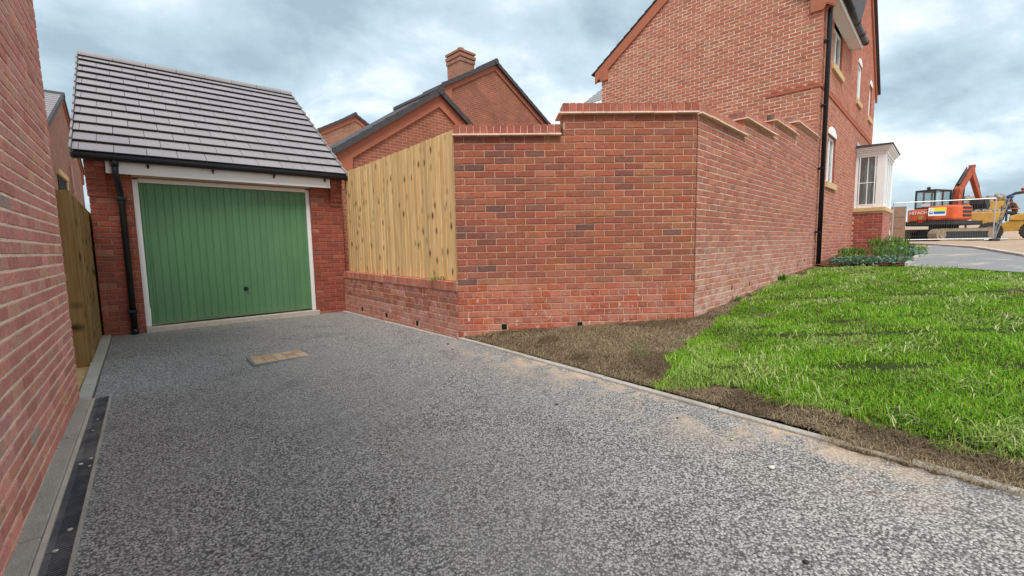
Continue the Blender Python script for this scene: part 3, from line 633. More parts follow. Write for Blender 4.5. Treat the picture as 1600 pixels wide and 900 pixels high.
# ------------------------------------------------------------------ low wall with brick-on-edge coping
LWo = FL + da * 3.74
r = LWA = thing('low_wall', 'low brick plinth wall with brick-on-edge coping under the pale fence', 'wall', P3(LWo, -1.33), ang(-da))
Zl = 1.33; LL = 3.74
top = -0.515 + Zl
m = MB(); m.box(0, LL - 0.01, 0.0035, 0.215, 0, top + 0.1); m.obj('mortar_core', 'mortar_light', r)
n = 11; z0_ = top - n * 0.075
wv = [(0.80, 0.0), (1.75, 0.0), (2.72, 0.0)]
holes = [(x - 0.036, x + 0.036, z0_ + 4 * 0.075, z0_ + 5 * 0.075) for x, _ in wv]
br = lay(0, LL, z0_, n, lambda i: 'h' if i % 2 == 0 else 's', off=0.03, holes=holes)
build_bricks(r, br, lambda b: pick(PINK if b[2] < 0.5 else RED + PINK), 'brick_bloom', 300)
x = 0.0
while x < LL - 0.03:
    mm = MB(); mm.box(0.003, 0.069, -0.012, 0.205, 0, 0.106); mm.obj('coping_brick', 'brick_bloom', r, loc=(x, random.uniform(-.003, .003), top + 0.006 + random.uniform(-.002, .002)), color=pick([(3, (0.50, 0.19, 0.13)), (2, (0.44, 0.15, 0.1)), (1, (0.5, 0.24, 0.18))]), bevel=0.004); x += 0.0747
m = MB(); m.box(0, LL, 0.0, 0.20, top + 0.1, top + 0.107); m.obj('coping_bed', 'mortar_pale', r)
for x, _ in wv: box('weep_vent', 'void_black', r, x - 0.032, x + 0.032, -0.001, 0.03, z0_ + 4 * 0.075 + 0.006, z0_ + 5 * 0.075 - 0.004)

# pale closeboard fence on the low wall
FB = FL + dg * 0.075 + da * 3.66
r = thing('closeboard_fence', 'new pale closeboard timber fence standing on the low brick wall', 'fence', P3(FB, -0.402), ang(-da))
x = 0.02; i = 0
while x < 3.60:
    wd = random.uniform(0.094, 0.102)
    mm = MB(); mm.prism([(0.0, 0.0), (wd + 0.018, -0.009), (wd + 0.018, 0.002), (0.0, 0.008)], 'z', 0.004, 1.72 + random.uniform(-0.004, 0.004) + 0.012 * max(0, 1 - x))
    mm.obj('board', 'fence_timber', r, loc=(x, random.uniform(-.004, .002), 0), rot=(0, 0, random.uniform(-.01, .01))); x += wd - 0.001; i += 1
for z in (0.35, 1.0, 1.5): box('rail', 'fence_timber', r, 0.02, 3.6, 0.012, 0.06, z, z + 0.08)
for x in (0.05, 1.8, 3.5): box('post', 'fence_timber', r, x, x + 0.09, 0.062, 0.15, 0.0, 1.65)

# ------------------------------------------------------------------ tall garden wall, facing length
dF = (FR - FL).normalized(); WL = (FR - FL).length
r = thing('garden_wall', 'tall red brick garden wall face with one raised coping step, facing the driveway', 'wall', P3(FL, -1.342), ang(dF))
Zf = 1.342; k0 = 1.133 + Zf                        # bed joint k=0
stepx = 1.215
zb0 = k0 - 33 * 0.075
m = MB(); m.box(0.004, WL - 0.006, 0.004, 0.21, 0, k0 + 0.074); m.box(stepx + 0.004, WL - 0.006, 0.004, 0.21, k0 + 0.07, k0 + 4 * 0.075 - 0.001); m.obj('mortar_core', 'mortar', r)
def bondF(i): return 'h' if (33 - i) in (23, 25, 27, 29) else 's'
wv = [0.52, 1.40, 2.25]; hz = k0 - 28 * 0.075
holes = [(x - 0.034, x + 0.034, hz, hz + 0.075) for x in wv]
br = lay(0, WL, zb0, 37, bondF, off=0.0, holes=holes)
br = [b for b in br if b[3] < 34 or b[0] > stepx - 0.02]
br += [(stepx, b[1], b[2], b[3]) for b in lay(0, WL, zb0, 37, bondF) if b[3] >= 34 and b[0] < stepx - 0.02 and b[1] > stepx + 0.05]
def tint_f(b):
    x, z = (b[0] + b[1]) / 2, b[2]
    if z < k0 - 21 * 0.075: return pick([(4, (0.42, 0.115, 0.065)), (2, (0.45, 0.15, 0.09)), (1.5, (0.36, 0.11, 0.075))])
    return pick(DARK) if random.random() < (0.62 if x < 1.0 and z > k0 - 19 * 0.075 else 0.16) else pick(RED)
build_bricks(r, br, tint_f, 'brick_bloom', 300)
for x in wv: box('weep_vent', 'void_black', r, x - 0.03, x + 0.03, 0.0015, 0.05, hz + 0.006, hz + 0.069); 
def coping(r, x0, x1, z, y0=-0.012, y1=0.222, endl=0.0, endr=0.0, tint=None):
    # creasing tile course, then brick on edge
    x = x0 - endl
    while x < x1 + endr - 0.01:
        b = min(x + 0.265, x1 + endr); mm = MB(); mm.box(x + 0.002, b - 0.002, y0 - 0.042 + random.uniform(-.004, .004), y1 + 0.04, z + random.uniform(0, .003), z + 0.019 + random.uniform(-.002, .002)); mm.obj('creasing_tile', 'creasing_tile', r, bevel=0.003); x = b
    m = MB(); m.box(x0 + 0.004, x1 - 0.004, y0 + 0.01, y1 - 0.01, z + 0.02, z + 0.112); m.obj('coping_bed', 'mortar_light', r)
    n = max(1, round((x1 - x0) / 0.075)); st = (x1 - x0) / n
    me_ = {}
    for i in range(n):
        mm = MB(); mm.box(0.004, st - 0.004, y0, y1, 0, 0.1025); mm.obj('coping_brick', 'brick', r, loc=(x0 + i * st, random.uniform(-.003, .003), z + 0.0225), bevel=0.005, color=pick(tint or [(3, (0.35, 0.115, 0.08)), (2, (0.38, 0.14, 0.10)), (1, (0.30, 0.1, 0.072))]))
coping(r, 0.0, stepx - 0.02, k0 + 0.076, endl=0.012)
coping(r, stepx, WL, k0 + 4 * 0.075 + 0.001, endl=0.05)
box('movement_joint', 'void_black', r, WL - 0.004, WL + 0.006, 0.004, 0.1, 0.3, k0 + 0.29)

# ------------------------------------------------------------------ stepped garden wall up to the house
r = thing('garden_wall', 'stepped pinkish brick garden wall climbing in four levels to the house corner', 'wall', P3(FR + dp * 0.012, -1.342), ang(dp))
PL = 6.16; steps = [(0.0, 1.56, 0.30), (1.56, 2.95, 0.53), (2.95, 4.35, 0.76), (4.35, PL, 0.99)]
m = MB()
for a, b, h_ in steps: m.box(a + (0.005 if a == 0 else 0.004), b + 0.0035, 0.003, 0.21, 0, k0 + h_ - 0.002)
m.obj('mortar_core', 'mortar_light', r)
br = []
for a, b, h_ in steps:
    for q in lay(0, PL, zb0, 33 + round(h_ / 0.075), lambda i: 'h' if i < 12 and i % 2 == 0 else 's', off=0.055):
        p0, p1 = max(q[0], a), min(q[1], b)
        if q[3] >= 33 + round((h_ - 0.23) / 0.075) if a > 0 else False:
            if p1 - p0 > 0.03: br.append((p0, p1, q[2], q[3]))
        elif a <= (q[0] + q[1]) / 2 < b: br.append(q)
gz2 = lambda x: T(*(FR + dp * x)) + Zf
wv2 = [1.25, 2.0, 4.9, 5.45]
br = [b for b in br if b[2] > gz2(b[0]) - 0.3]
def tint_p(b):
    h_ = b[2] - gz2(b[0])
    return pick(PINK) if h_ < 0.62 + 0.3 * random.random() else pick([(4, (0.42, 0.16, 0.11)), (3, (0.45, 0.185, 0.13)), (2, (0.39, 0.145, 0.10)), (0.8, (0.36, 0.16, 0.12))])
build_bricks(r, br, tint_p, 'brick_bloom_strong', 300)
for x in wv2: box('weep_vent', 'void_black', r, x - 0.013, x + 0.013, -0.004, 0.03, round((gz2(x) + 0.14 - zb0) / 0.075) * 0.075 + zb0 + 0.006, round((gz2(x) + 0.14 - zb0) / 0.075) * 0.075 + zb0 + 0.069)
for a, b, h_ in steps[1:]: box('step_end', 'brick', r, a - 0.003, a + 0.006, 0.004, 0.2, k0 + h_ - 0.12, k0 + h_ - 0.003, color=(0.52, 0.2, 0.11))
for a, b, h_ in steps: coping(r, a + (0.01 if a else 0.0), b - 0.008, k0 + h_, endl=0.05 if a else 0.0, endr=0.02 if b < PL else 0.0, tint=[(3, (0.46, 0.19, 0.13)), (2, (0.5, 0.22, 0.16))])

# ------------------------------------------------------------------ house with bay window
Zh = 0.75                                   # local z = eye-relative z + Zh
r = HS = thing('brick_house', 'two-storey orange-red brick house with white bay window behind the garden wall', 'house', P3(H, -Zh), ang(dp))
GWd, FRL = 5.35, 8.65
ez = 5.02 + Zh; rs = 0.672                  # eaves line on the wall, roof slope
apex = ez + rs * (GWd / 2) + 0.12
fgx0, fgx1 = 3.3, FRL; fgc = (fgx0 + fgx1) / 2; fgs = 1.02; fga = ez + fgs * (fgx1 - fgc)
holes = [(1.15, 2.30, 3.95 + Zh, 5.6 + Zh), (4.75, 5.45, 3.95 + Zh, 4.98 + Zh), (7.25, 7.95, 3.95 + Zh, 4.98 + Zh), (1.05, 2.05, 1.33 + Zh, 2.43 + Zh), (5.30, 7.45, 0.0, 2.66 + Zh), (1.33, 1.45, 2.74 + Zh, 2.88 + Zh)]
# cores
m = MB(); m.prism([(0.008, 0.0), (GWd - 0.008, 0.0), (GWd - 0.008, ez), (GWd / 2, apex - 0.1), (0.008, ez)], 'x', 0.0025, 0.25); m.obj('mortar_core', 'mortar_pale', r)
def core_front():
    m = MB(); xs = sorted({0.26, FRL - 0.008} | {h[0] for h in holes} | {h[1] for h in holes}); zs = sorted({0.0, ez} | {h[2] for h in holes if h[2] < ez} | {min(h[3], ez) for h in holes})
    for a, b in zip(xs[:-1], xs[1:]):
        for c_, d_ in zip(zs[:-1], zs[1:]):
            xm, zm = (a + b) / 2, (c_ + d_) / 2
            if not any(h[0] < xm < h[1] and h[2] < zm < h[3] for h in holes): m.box(a, b, 0.003, 0.25, c_, d_)
    m.prism([(fgx0, ez), (fgx1 - 0.008, ez), (fgc, fga)], 'y', 0.003, 0.25); return m
core_front().obj('mortar_core', 'mortar_light', r)
m = MB(); m.box(0.009, 0.258, 0.0035, 0.009, 0, ez); m.obj('corner_mortar', 'mortar_light', r)
# gable bricks: frame running from the far corner (x'=0) to the front corner (x'=GWd)
Fg = Matrix(((0, 1, 0, 0), (-1, 0, 0, GWd), (0, 0, 1, 0), (0, 0, 0, 1)))
nc = int((apex - 0.1) / 0.075)
lo = lambda z: 0 if z < ez else (z - ez) / rs; hi = lambda z: GWd if z < ez else GWd - (z - ez) / rs
brg = lay(0, GWd, 0, nc, bond_s, off=0.02, lo=lo, hi=hi)
build_bricks(r, brg, lambda b: pick(GAB), 'brick', 170, Fg)
nf_ = int(fga / 0.075)
lo2 = lambda z: 0.0 if z < ez else fgx0 + (z - ez) / fgs; hi2 = lambda z: FRL if z < ez else fgx1 - (z - ez) / fgs
brf = [b for b in lay(0.0, FRL, 0, nf_, bond_s, off=0.1, lo=lo2, hi=hi2, holes=holes)]
build_bricks(r, brf, lambda b: pick(PINK + GAB), 'brick', 130)
# projecting string course with dentils
sz = 3.19 + Zh
m = MB(); m.box(-0.02, 0.25, -0.022, 0.05, sz, sz + 0.066); m.box(-0.02, 0.01, 0.05, 1.0, sz, sz + 0.066); m.box(0.25, FRL, -0.022, 0.01, sz, sz + 0.066); m.obj('string_course', 'brick', r, color=(0.44, 0.14, 0.085))
for i in range(4): box('dentil', 'brick', r, -0.022, 0.01, 0.10 + i * 0.225, 0.10 + i * 0.225 + 0.10, sz + 0.075, sz + 0.14, color=(0.46, 0.16, 0.10))
for i in range(36): box('dentil', 'brick', r, 0.35 + i * 0.225, 0.45 + i * 0.225, -0.022, 0.01, sz + 0.075, sz + 0.14, color=(0.44, 0.15, 0.095))
# terracotta barge boards and kneelers on the gable
def barge(parent, yA, zA, yB, zB, ycut, zcut, x0, x1, dep=0.30):
    m = MB(); m.prism([(yA, zA), (yB, zB), (yB, zB - dep), (yA, zA - dep)], 'x', x0, x1); return m.obj('bargeboard', 'terracotta', parent)
yo = 0.22
zt_ = lambda y: apex - rs * abs(y - GWd / 2)
barge(r, GWd + 0.2, zt_(GWd + 0.2) - 0.02, GWd / 2, zt_(GWd / 2) - 0.02, 0, 0, -0.045, 0.0065)
barge(r, -0.2, zt_(-0.2) - 0.02, GWd / 2 - 0.001, zt_(GWd / 2) - 0.02, 0, 0, -0.045, 0.0065)
for sgn, y0_ in ((1, GWd), (-1, 0.0)):
    m = MB(); zk = 4.70 + Zh; e_ = y0_ + sgn * 0.2
    m.prism([(y0_ - sgn * 0.23, zk), (y0_, zk), (y0_ + sgn * 0.05, zk + 0.10), (y0_ + sgn * 0.09, zk + 0.16), (e_, zt_(e_) - 0.29), (y0_ - sgn * 0.23, zt_(y0_ - sgn * 0.23) - 0.29)], 'x', -0.048, 0.006); m.obj('kneeler', 'terracotta', r)
# roof: tile courses laid as overlapping strips
def slope_strips(name, parent, y0_, z0_, y1_, z1_, x0, x1, n=14, mat='roof_slate'):
    m = MB(); L_ = math.hypot(y1_ - y0_, z1_ - z0_); uy, uz = (y1_ - y0_) / L_, (z1_ - z0_) / L_; s_ = 1 if y1_ > y0_ else -1; ny, nz = -uz * s_ * s_, abs(uy)
    if y1_ < y0_: ny = uz
    for k in range(n):
        a, b = L_ * k / n, L_ * (k + 1.12) / n
        pa = (y0_ + uy * a, z0_ + uz * a); pb = (y0_ + uy * b, z0_ + uz * b)
        m.prism([pa, pb, (pb[0] + ny * 0.012, pb[1] + nz * 0.012), (pa[0] + ny * 0.035, pa[1] + nz * 0.035)], 'x', x0, x1)
    return m.obj(name, mat, parent)
ov = 0.25
slope_strips('roof', r, GWd + 0.30, zt_(GWd + 0.30), GWd / 2, apex, -0.07, FRL + 0.1)
slope_strips('roof', r, -ov, zt_(-ov), GWd / 2, apex, -0.07, fgx0 + 0.25)
m = MB(); m.prism([(GWd / 2 - 0.12, apex), (GWd / 2, apex + 0.1), (GWd / 2 + 0.12, apex)], 'x', -0.08, FRL); m.obj('ridge', 'roof_slate', r)
# eaves box on the front up to the front gable
zf = zt_(-ov)
m = MB(); m.box(0.0, fgx0, -ov + 0.015, -0.0, zf - 0.13, zf - 0.11); m.obj('soffit', 'white_upvc', r)
box('fascia', 'white_upvc', r, 0.0, fgx0, -ov, -ov + 0.014, zf - 0.16, zf + 0.0)
box('eaves_box_end', 'white_upvc', r, fgx0 + 0.001, fgx0 + 0.015, -ov, -0.001, zf - 0.16, zf + 0.12)
m = MB(); m.tube([(-0.05, -ov - 0.055, zf - 0.01), (fgx0 + 0.1, -ov - 0.055, zf - 0.01)], 0.062, 14); m.obj('gutter', 'black_plastic', r, True)
for x in (0.3, 1.1, 1.9, 2.7, 3.35): m = MB(); m.tube([(x - 0.03, -ov - 0.055, zf - 0.01), (x + 0.03, -ov - 0.055, zf - 0.01)], 0.07, 14); m.obj('gutter_joint', 'black_plastic', r)
# front gable verge and roof
for sgn in (-1, 1):
    xa, xb = fgc, (fgx1 + 0.22 if sgn > 0 else fgx0 - 0.1); zx = lambda x: fga + 0.16 - fgs * abs(x - fgc)
    m = MB(); m.prism([(xa, zx(xa)), (xb, zx(xb)), (xb, zx(xb) + 0.09), (xa, zx(xa) + 0.09)], 'y', -0.13, 4.5 if sgn > 0 else 2.6); m.obj('front_roof', 'roof_slate', r)
    m = MB(); m.prism([(xa, zx(xa) - 0.01), (xb, zx(xb) - 0.01), (xb, zx(xb) - 0.26), (xa, zx(xa) - 0.26)], 'y', -0.05, 0.005); m.obj('front_bargeboard', 'terracotta', r)
m = MB(); m.box(FRL - 0.25, FRL - 0.006, 0.26, GWd, 0, ez); m.box(0.26, FRL - 0.26, GWd - 0.25, GWd - 0.006, 0, ez); m.obj('wall', 'far_brick', r)
box('ceiling', 'interior_dark', r, 0.26, FRL - 0.26, 0.26, GWd - 0.26, ez - 0.1, ez - 0.05); box('room_back', 'curtain', r, 0.26, FRL - 0.26, 2.5, 2.55, 0, ez - 0.1)
# windows
def window(x0, x1, z0, z1, arch=False, glass='glass', bars=1, rec=0.05):
    f = MB(); t_ = 0.06; y0_, y1_ = rec, rec + 0.06
    f.box(x0, x0 + t_, y0_, y1_, z0, z1); f.box(x1 - t_, x1, y0_, y1_, z0, z1); f.box(x0 + t_, x1 - t_, y0_, y1_, z0, z0 + t_); f.box(x0 + t_, x1 - t_, y0_, y1_, z1 - t_, z1)
    for b in range(bars):
        xm = x0 + (x1 - x0) * (b + 1) / (bars + 1); f.box(xm - 0.035, xm + 0.035, y0_ - 0.004, y1_ + 0.004, z0 + t_, z1 - t_)
    w_ = f.obj('window', 'white_upvc', HS, bevel=0.006)
    for b in range(bars + 1):
        xa = x0 + (x1 - x0) * b / (bars + 1) + 0.04; xb = x0 + (x1 - x0) * (b + 1) / (bars + 1) - 0.04
        m = MB(); m.box(xa, xb, y0_ + 0.025, y0_ + 0.031, z0 + t_, z1 - t_); m.obj('pane', glass, w_)
    s_ = MB(); s_.box(x0 - 0.09, x1 + 0.09, -0.05, rec, z0 - 0.145, z0 - 0.002); s_.obj('sill', 'buff_stone', w_, bevel=0.008)
    for xa in (x0 - 0.0005, x1 - 0.0055):
        m = MB(); m.box(xa, xa + 0.006, 0.0045, rec - 0.002, z0 + 0.001, z1 - 0.001); m.obj('reveal', 'brick', w_, color=(0.33, 0.11, 0.075))
    if arch:
        n_ = 12; cxm = (x0 + x1) / 2; hw = (x1 - x0) / 2; rise = 0.2 if hw > 0.4 else 0.16
        pts = [(cxm + hw * math.cos(q), z1 + 0.002 + rise * math.sin(q)) for q in np.linspace(0, math.pi, n_)]
        a = MB(); a.prism(pts, 'y', -0.012, 0.06); a.obj('arch_head', 'white_upvc', w_)
    return w_
window(1.15, 2.30, 3.96 + Zh, zf - 0.135, bars=1)
window(4.75, 5.45, 3.96 + Zh, 4.97 + Zh, True, 'frosted_glass', 0, 0.02)
window(7.25, 7.95, 3.96 + Zh, 4.97 + Zh, True, 'frosted_glass', 0)
window(1.05, 2.05, 1.34 + Zh, 2.42 + Zh, True, 'glass', 1)
m = MB(); m.box(1.335, 1.445, -0.006, 0.03, 2.745 + Zh, 2.875 + Zh); m.obj('air_brick', 'terracotta', HS)
# rainwater downpipe at the corner
m = MB(); m.tube([(0.17, -0.10, zf - 0.12), (0.16, -0.085, zf - 0.25), (0.16, -0.085, -0.63 + Zh)], 0.045, 14); m.obj('downpipe', 'black_plastic', HS, True)
for z in (0.35, 1.7, 3.0, 4.3): box('pipe_clip', 'black_plastic', HS, 0.09, 0.23, -0.11, 0.0, z + Zh - 0.2, z + Zh - 0.16)
# bay window
b0, b1, bd = 5.25, 7.5, 0.69; bz = 0.80 + Zh
bay = MB(); bay.box(b0 + 0.007, b1 - 0.007, -bd + 0.007, -0.001, 0.0, bz - 0.002); bay = bay.obj('bay_base', 'mortar_light', HS)
Fs = Matrix(((0, 1, 0, b0), (-1, 0, 0, 0), (0, 0, 1, 0), (0, 0, 0, 1)))
for lst, fr in ((lay(0, bd, 0, int(bz / 0.075), bond_s, off=0.03), Fs), (lay(b0, b1, 0, int(bz / 0.075), bond_s, off=0.0), Matrix.Translation((0, -bd, 0)))):
    rot = fr.to_euler()
    for q in lst:
        if q[2] > 0.2: link('brick', brick_mesh(q[1] - q[0], 'brick'), bay, fr @ Vector(((q[0] + q[1]) / 2, 0, q[2] + 0.0325)), rot, color=pick(GAR if fr is Fs else PINK))
for nm, xx in (('bay_sill', (b0 - 0.05, b0 + 1.2)), ('bay_sill', (b0 + 1.204, b1 + 0.05))): box(nm, 'buff_stone', HS, xx[0], xx[1], -bd - 0.05, 0.0, bz, bz + 0.115, 0.008)
z0_, z1_ = bz + 0.117, 2.43 + Zh
fm = MB()
def frame_side(fm, c):   # side casement, in plane x=c
    fm.box(c, c + 0.07, -bd + 0.0, -bd + 0.20, z0_, z1_); fm.box(c, c + 0.07, -0.07, -0.002, z0_, z1_); fm.box(c, c + 0.07, -bd + 0.2, -0.07, z0_, z0_ + 0.10); fm.box(c, c + 0.07, -bd + 0.2, -0.07, z1_ - 0.06, z1_)
frame_side(fm, b0 + 0.02); frame_side(fm, b1 - 0.09)
nb = 4; xs = np.linspace(b0 + 0.09, b1 - 0.09, nb + 1)
for x in xs: fm.box(x - 0.045, x + 0.045, -bd + 0.02, -bd + 0.09, z0_, z1_)
fm.box(b0 + 0.09, b1 - 0.09, -bd + 0.021, -bd + 0.089, z0_, z0_ + 0.09); fm.box(b0 + 0.09, b1 - 0.09, -bd + 0.021, -bd + 0.089, z1_ - 0.06, z1_)
bw = fm.obj('bay_window', 'white_upvc', HS, bevel=0.008)
gb = MB(); zm_ = z0_ + (z1_ - z0_) * 0.47; gb.box(b0 + 0.045, b0 + 0.06, -bd + 0.2, -0.07, zm_, zm_ + 0.022); gb.box(b0 + 0.0451, b0 + 0.0599, -0.30, -0.278, z0_ + 0.1, z1_ - 0.06); gb.obj('glazing_bar', 'white_upvc', bw)
fr_ = MB(); fr_.box(b0 + 0.012, b0 + 0.02, -bd + 0.215, -bd + 0.245, z0_ + 0.03, z1_ - 0.02); fr_.box(b0 + 0.012, b0 + 0.02, -0.12, -0.09, z0_ + 0.03, z1_ - 0.02); fr_.box(b0 + 0.012, b0 + 0.02, -bd + 0.245, -0.12, z0_ + 0.07, z0_ + 0.1); fr_.box(b0 + 0.012, b0 + 0.02, -bd + 0.245, -0.12, z1_ - 0.05, z1_ - 0.02); fr_.obj('casement', 'white_upvc', bw)
m = MB(); m.box(b0 + 0.052, b0 + 0.057, -bd + 0.2, -0.07, z0_ + 0.1, z1_ - 0.06); m.obj('pane', 'glass', bw)
for a, b in zip(xs[:-1], xs[1:]): m = MB(); m.box(a + 0.045, b - 0.045, -bd + 0.052, -bd + 0.057, z0_ + 0.09, z1_ - 0.06); m.obj('pane', 'glass', bw)
m = MB(); m.box(b1 - 0.057, b1 - 0.052, -bd + 0.2, -0.07, z0_ + 0.1, z1_ - 0.06); m.obj('pane', 'glass', bw)
for i, (oh, za, zb) in enumerate(((0.02, 0.0, 0.07), (0.055, 0.071, 0.12), (0.095, 0.121, 0.17), (0.125, 0.171, 0.21))): box('cornice', 'white_upvc', HS, b0 - oh + 0.02, b1 + oh - 0.02, -bd - oh, -0.002, z1_ + za, z1_ + zb, 0.01)
m = MB(); e_ = 0.14; zt2 = z1_ + 0.212; m.v = [(b0 - e_, -bd - e_, zt2), (b1 + e_, -bd - e_, zt2), (b1 + e_, -0.003, zt2), (b0 - e_, -0.003, zt2), (b0 - e_, -bd - e_, zt2 + 0.035), (b1 + e_, -bd - e_, zt2 + 0.035), (b1 + e_, -0.003, zt2 + 0.07), (b0 - e_, -0.003, zt2 + 0.07)]
m.f = [(0, 1, 2, 3), (4, 5, 6, 7), (0, 1, 5, 4), (1, 2, 6, 5), (2, 3, 7, 6), (3, 0, 4, 7)]; m.c = [(1, 1, 1)] * 6; m.obj('bay_roof', 'roof_slate', HS)
m = MB(); m.box(b0 + 0.02, b1, -0.02, -0.004, zt2 + 0.071, zt2 + 0.2); m.obj('flashing', 'galv', HS)
m = MB()
for i in range(14): m.tube([(b0 + 0.35 + 0.02 * math.sin(i * 2.1), -0.42 + i * 0.018, z0_ + 0.02), (b0 + 0.35, -0.42 + i * 0.018, z1_ - 0.1)], 0.012, 6)
m.obj('curtain', 'curtain', HS); box('bay_blind', 'shutter_brown', HS, b0 + 0.9, b0 + 0.95, -0.45, 0.3, z0_ + 0.2, z1_ - 0.5)
box('bay_room_back', 'interior_dark', HS, b0 + 0.1, b1 - 0.1, 0.9, 0.95, 0.3, z1_)

# ------------------------------------------------------------------ neighbouring houses
def far_house(label, apexp, d, lo_t, hi_t, slope, depth, zbase, mat, cat='house', barge_w=0.26, name='brick_house', ridge=0.0, roofmat='roof_slate', over=0.12):
    """gable through apexp (x,y,z eye-relative) running along d; the ridge runs back from it"""
    r = thing(name, label, cat, P3(apexp, zbase), ang(d)); za = apexp[2] - zbase
    zl, zr_ = za + slope * lo_t, za - slope * hi_t
    m = MB(); m.prism([(lo_t, 0), (hi_t, 0), (hi_t, zr_), (0, za), (lo_t, zl)], 'y', 0, depth); m.obj('wall', mat, r)
    for s_, tt, ze_ in ((-1, lo_t, zl), (1, hi_t, zr_)):
        x1_ = tt + s_ * 0.22; z1__ = za - slope * abs(x1_) if True else 0
        m = MB(); m.prism([(0, za + 0.02), (x1_, z1__ + 0.02), (x1_, z1__ - barge_w), (0, za - barge_w)], 'y', -0.05, -0.003); m.obj('bargeboard', 'terracotta', r)
        m = MB(); m.prism([(0, za + 0.03), (x1_ + s_ * 0.06, z1__ + 0.03 - slope * 0.06), (x1_ + s_ * 0.06, z1__ + 0.12 - slope * 0.06), (0, za + 0.12)], 'y', -over + 0.02, depth + 0.1); rf = m.obj('roof', roofmat, r)
        n = max(3, int(abs(x1_) / 0.30))
        for k in range(n):
            xa, xb = x1_ * k / n, x1_ * (k + 1) / n; m = MB(); m.prism([(xa, za + 0.0 - slope * abs(xa)), (xb, za - slope * abs(xb)), (xb, za + 0.165 - slope * abs(xb)), (xa, za + 0.145 - slope * abs(xa))], 'y', -over - 0.03, -over + 0.015); m.obj('verge_tile', 'roof_slate', rf)
        m = MB(); kx = tt; m.prism([(kx - s_ * 0.25, ze_ - 0.55), (kx, ze_ - 0.55), (x1_, z1__ - 0.2), (x1_ - s_ * 0.5, z1__ + slope * 0.5 - 0.2)], 'y', -0.055, -0.004); m.obj('kneeler', 'terracotta', r)
    m = MB(); m.tube([(0, -over - 0.05, za + 0.1), (0, depth + 0.1, za + 0.1)], 0.11, 10); m.obj('ridge_tile', 'roof_slate', r)
    return r
far_house('low brick gable with dark verge tiles directly behind the pale fence', (-1.87, 12.0, 4.0), dp, -2.75, 2.75, 0.66, 2.0, -1.1, 'far_brick', 'garage', 0.30, 'brick_outbuilding')
r = far_house('tall brick gable with a chimney behind the lower gable', (-0.538, 18.0, 7.12), dp, -2.45, 4.0, 0.56, 0.9, -1.0, 'far_brick', barge_w=0.2)
za = 8.12; m = MB(); m.box(-0.98, -0.26, 0.9, 1.75, za - 3.2, za + 0.55); ch = m.obj('chimney', 'far_brick_brown', r)
for z, e_ in ((0.20, 0.03), (0.36, 0.05)): box('chimney_course', 'far_brick_brown', ch, -0.98 - e_, -0.26 + e_, 0.9 - e_, 1.75 + e_, za + z, za + z + 0.12)
box('chimney_cap', 'far_brick_brown', ch, -1.03, -0.21, 0.85, 1.8, za + 0.551, za + 0.63); m = MB(); m.tube([(-0.62, 1.3, za + 0.63), (-0.62, 1.3, za + 0.86)], [0.16, 0.13], 12); m.obj('chimney_pot', 'chimney_pot', ch)
r = far_house('small distant brick gable peeping between the garage roof and nearer gable', (-8.89, 26.0, 7.6), dp, -3.6, 3.6, 0.56, 3.0, -1.0, 'far_brick_brown', barge_w=0.25)
m = MB(); m.box(-2.5, -1.9, 1.2, 1.9, 6.2, 8.1); ch = m.obj('chimney', 'far_brick_brown', r); m = MB(); m.tube([(-2.2, 1.5, 8.1), (-2.2, 1.5, 8.5)], 0.14, 10); m.obj('chimney_pot', 'chimney_pot', ch)
# house behind the gate on the far left: gable faces the alley
k4 = 1.35
r = far_house('brown brick house with grey roof seen in the gap left of the garage', (-11.855 * k4, 12.0 * k4, 4.123 * k4), da, -4.6, 4.6, 0.43, 7.0, -1.1, 'far_brick_brown', barge_w=0.1, roofmat='roof_tile', over=0.06)
zz_ = 4.123 * k4 + 1.1
m = MB()
for k in range(14): m.prism([(-4.85 + k * 0.34, zz_ + 0.13 - 0.43 * (4.85 - k * 0.34)), (-4.85 + k * 0.34 + 0.36, zz_ + 0.13 - 0.43 * (4.85 - k * 0.34 - 0.36)), (-4.85 + k * 0.34, zz_ + 0.17 - 0.43 * (4.85 - k * 0.34))], 'y', -0.03, 7)
m.obj('tile_course', 'roof_tile', r)
m = MB(); m.box(-3.3, -1.5, -0.02, 0.02, 1.1, 3.55); m.obj('doorway', 'void_black', r); m = MB(); m.box(-3.5, -1.3, -0.08, 0.03, 3.55, 3.72); m.obj('lintel', 'buff_stone', r); m = MB(); m.box(-1.52, -1.25, -0.05, 0.02, 1.1, 3.54); m.obj('door_post', 'buff_stone', r)
m = MB(); m.tube([(-0.1, -0.06, 4.25), (0.02, -0.06, 3.5), (0.08, -0.06, 3.36), (0.4, -0.06, 3.36)], 0.035, 8); m.obj('overflow_pipe', 'copper', r)
# lower roof behind the bay-window house, left of its gable
r = thing('tiled_roof', 'sliver of grey tiled roof peeping out beside the tall orange gable', 'roof', P3((2.55, 16.1), -0.9), math.radians(-45))
for k in range(8):
    m = MB(); y_, z_ = 0.26 * k, 5.80 + 0.17 * k; m.prism([(y_, z_), (y_, z_ + 0.03), (y_ + 0.29, z_ + 0.20), (y_ + 0.29, z_ + 0.17)], 'x', 0.0, 2.3); m.obj('tile_course', 'roof_tile', r)
m = MB(); m.box(0.25, 2.2, 0.25, 2.2, 0, 5.8); m.obj('wall', 'far_brick', r)

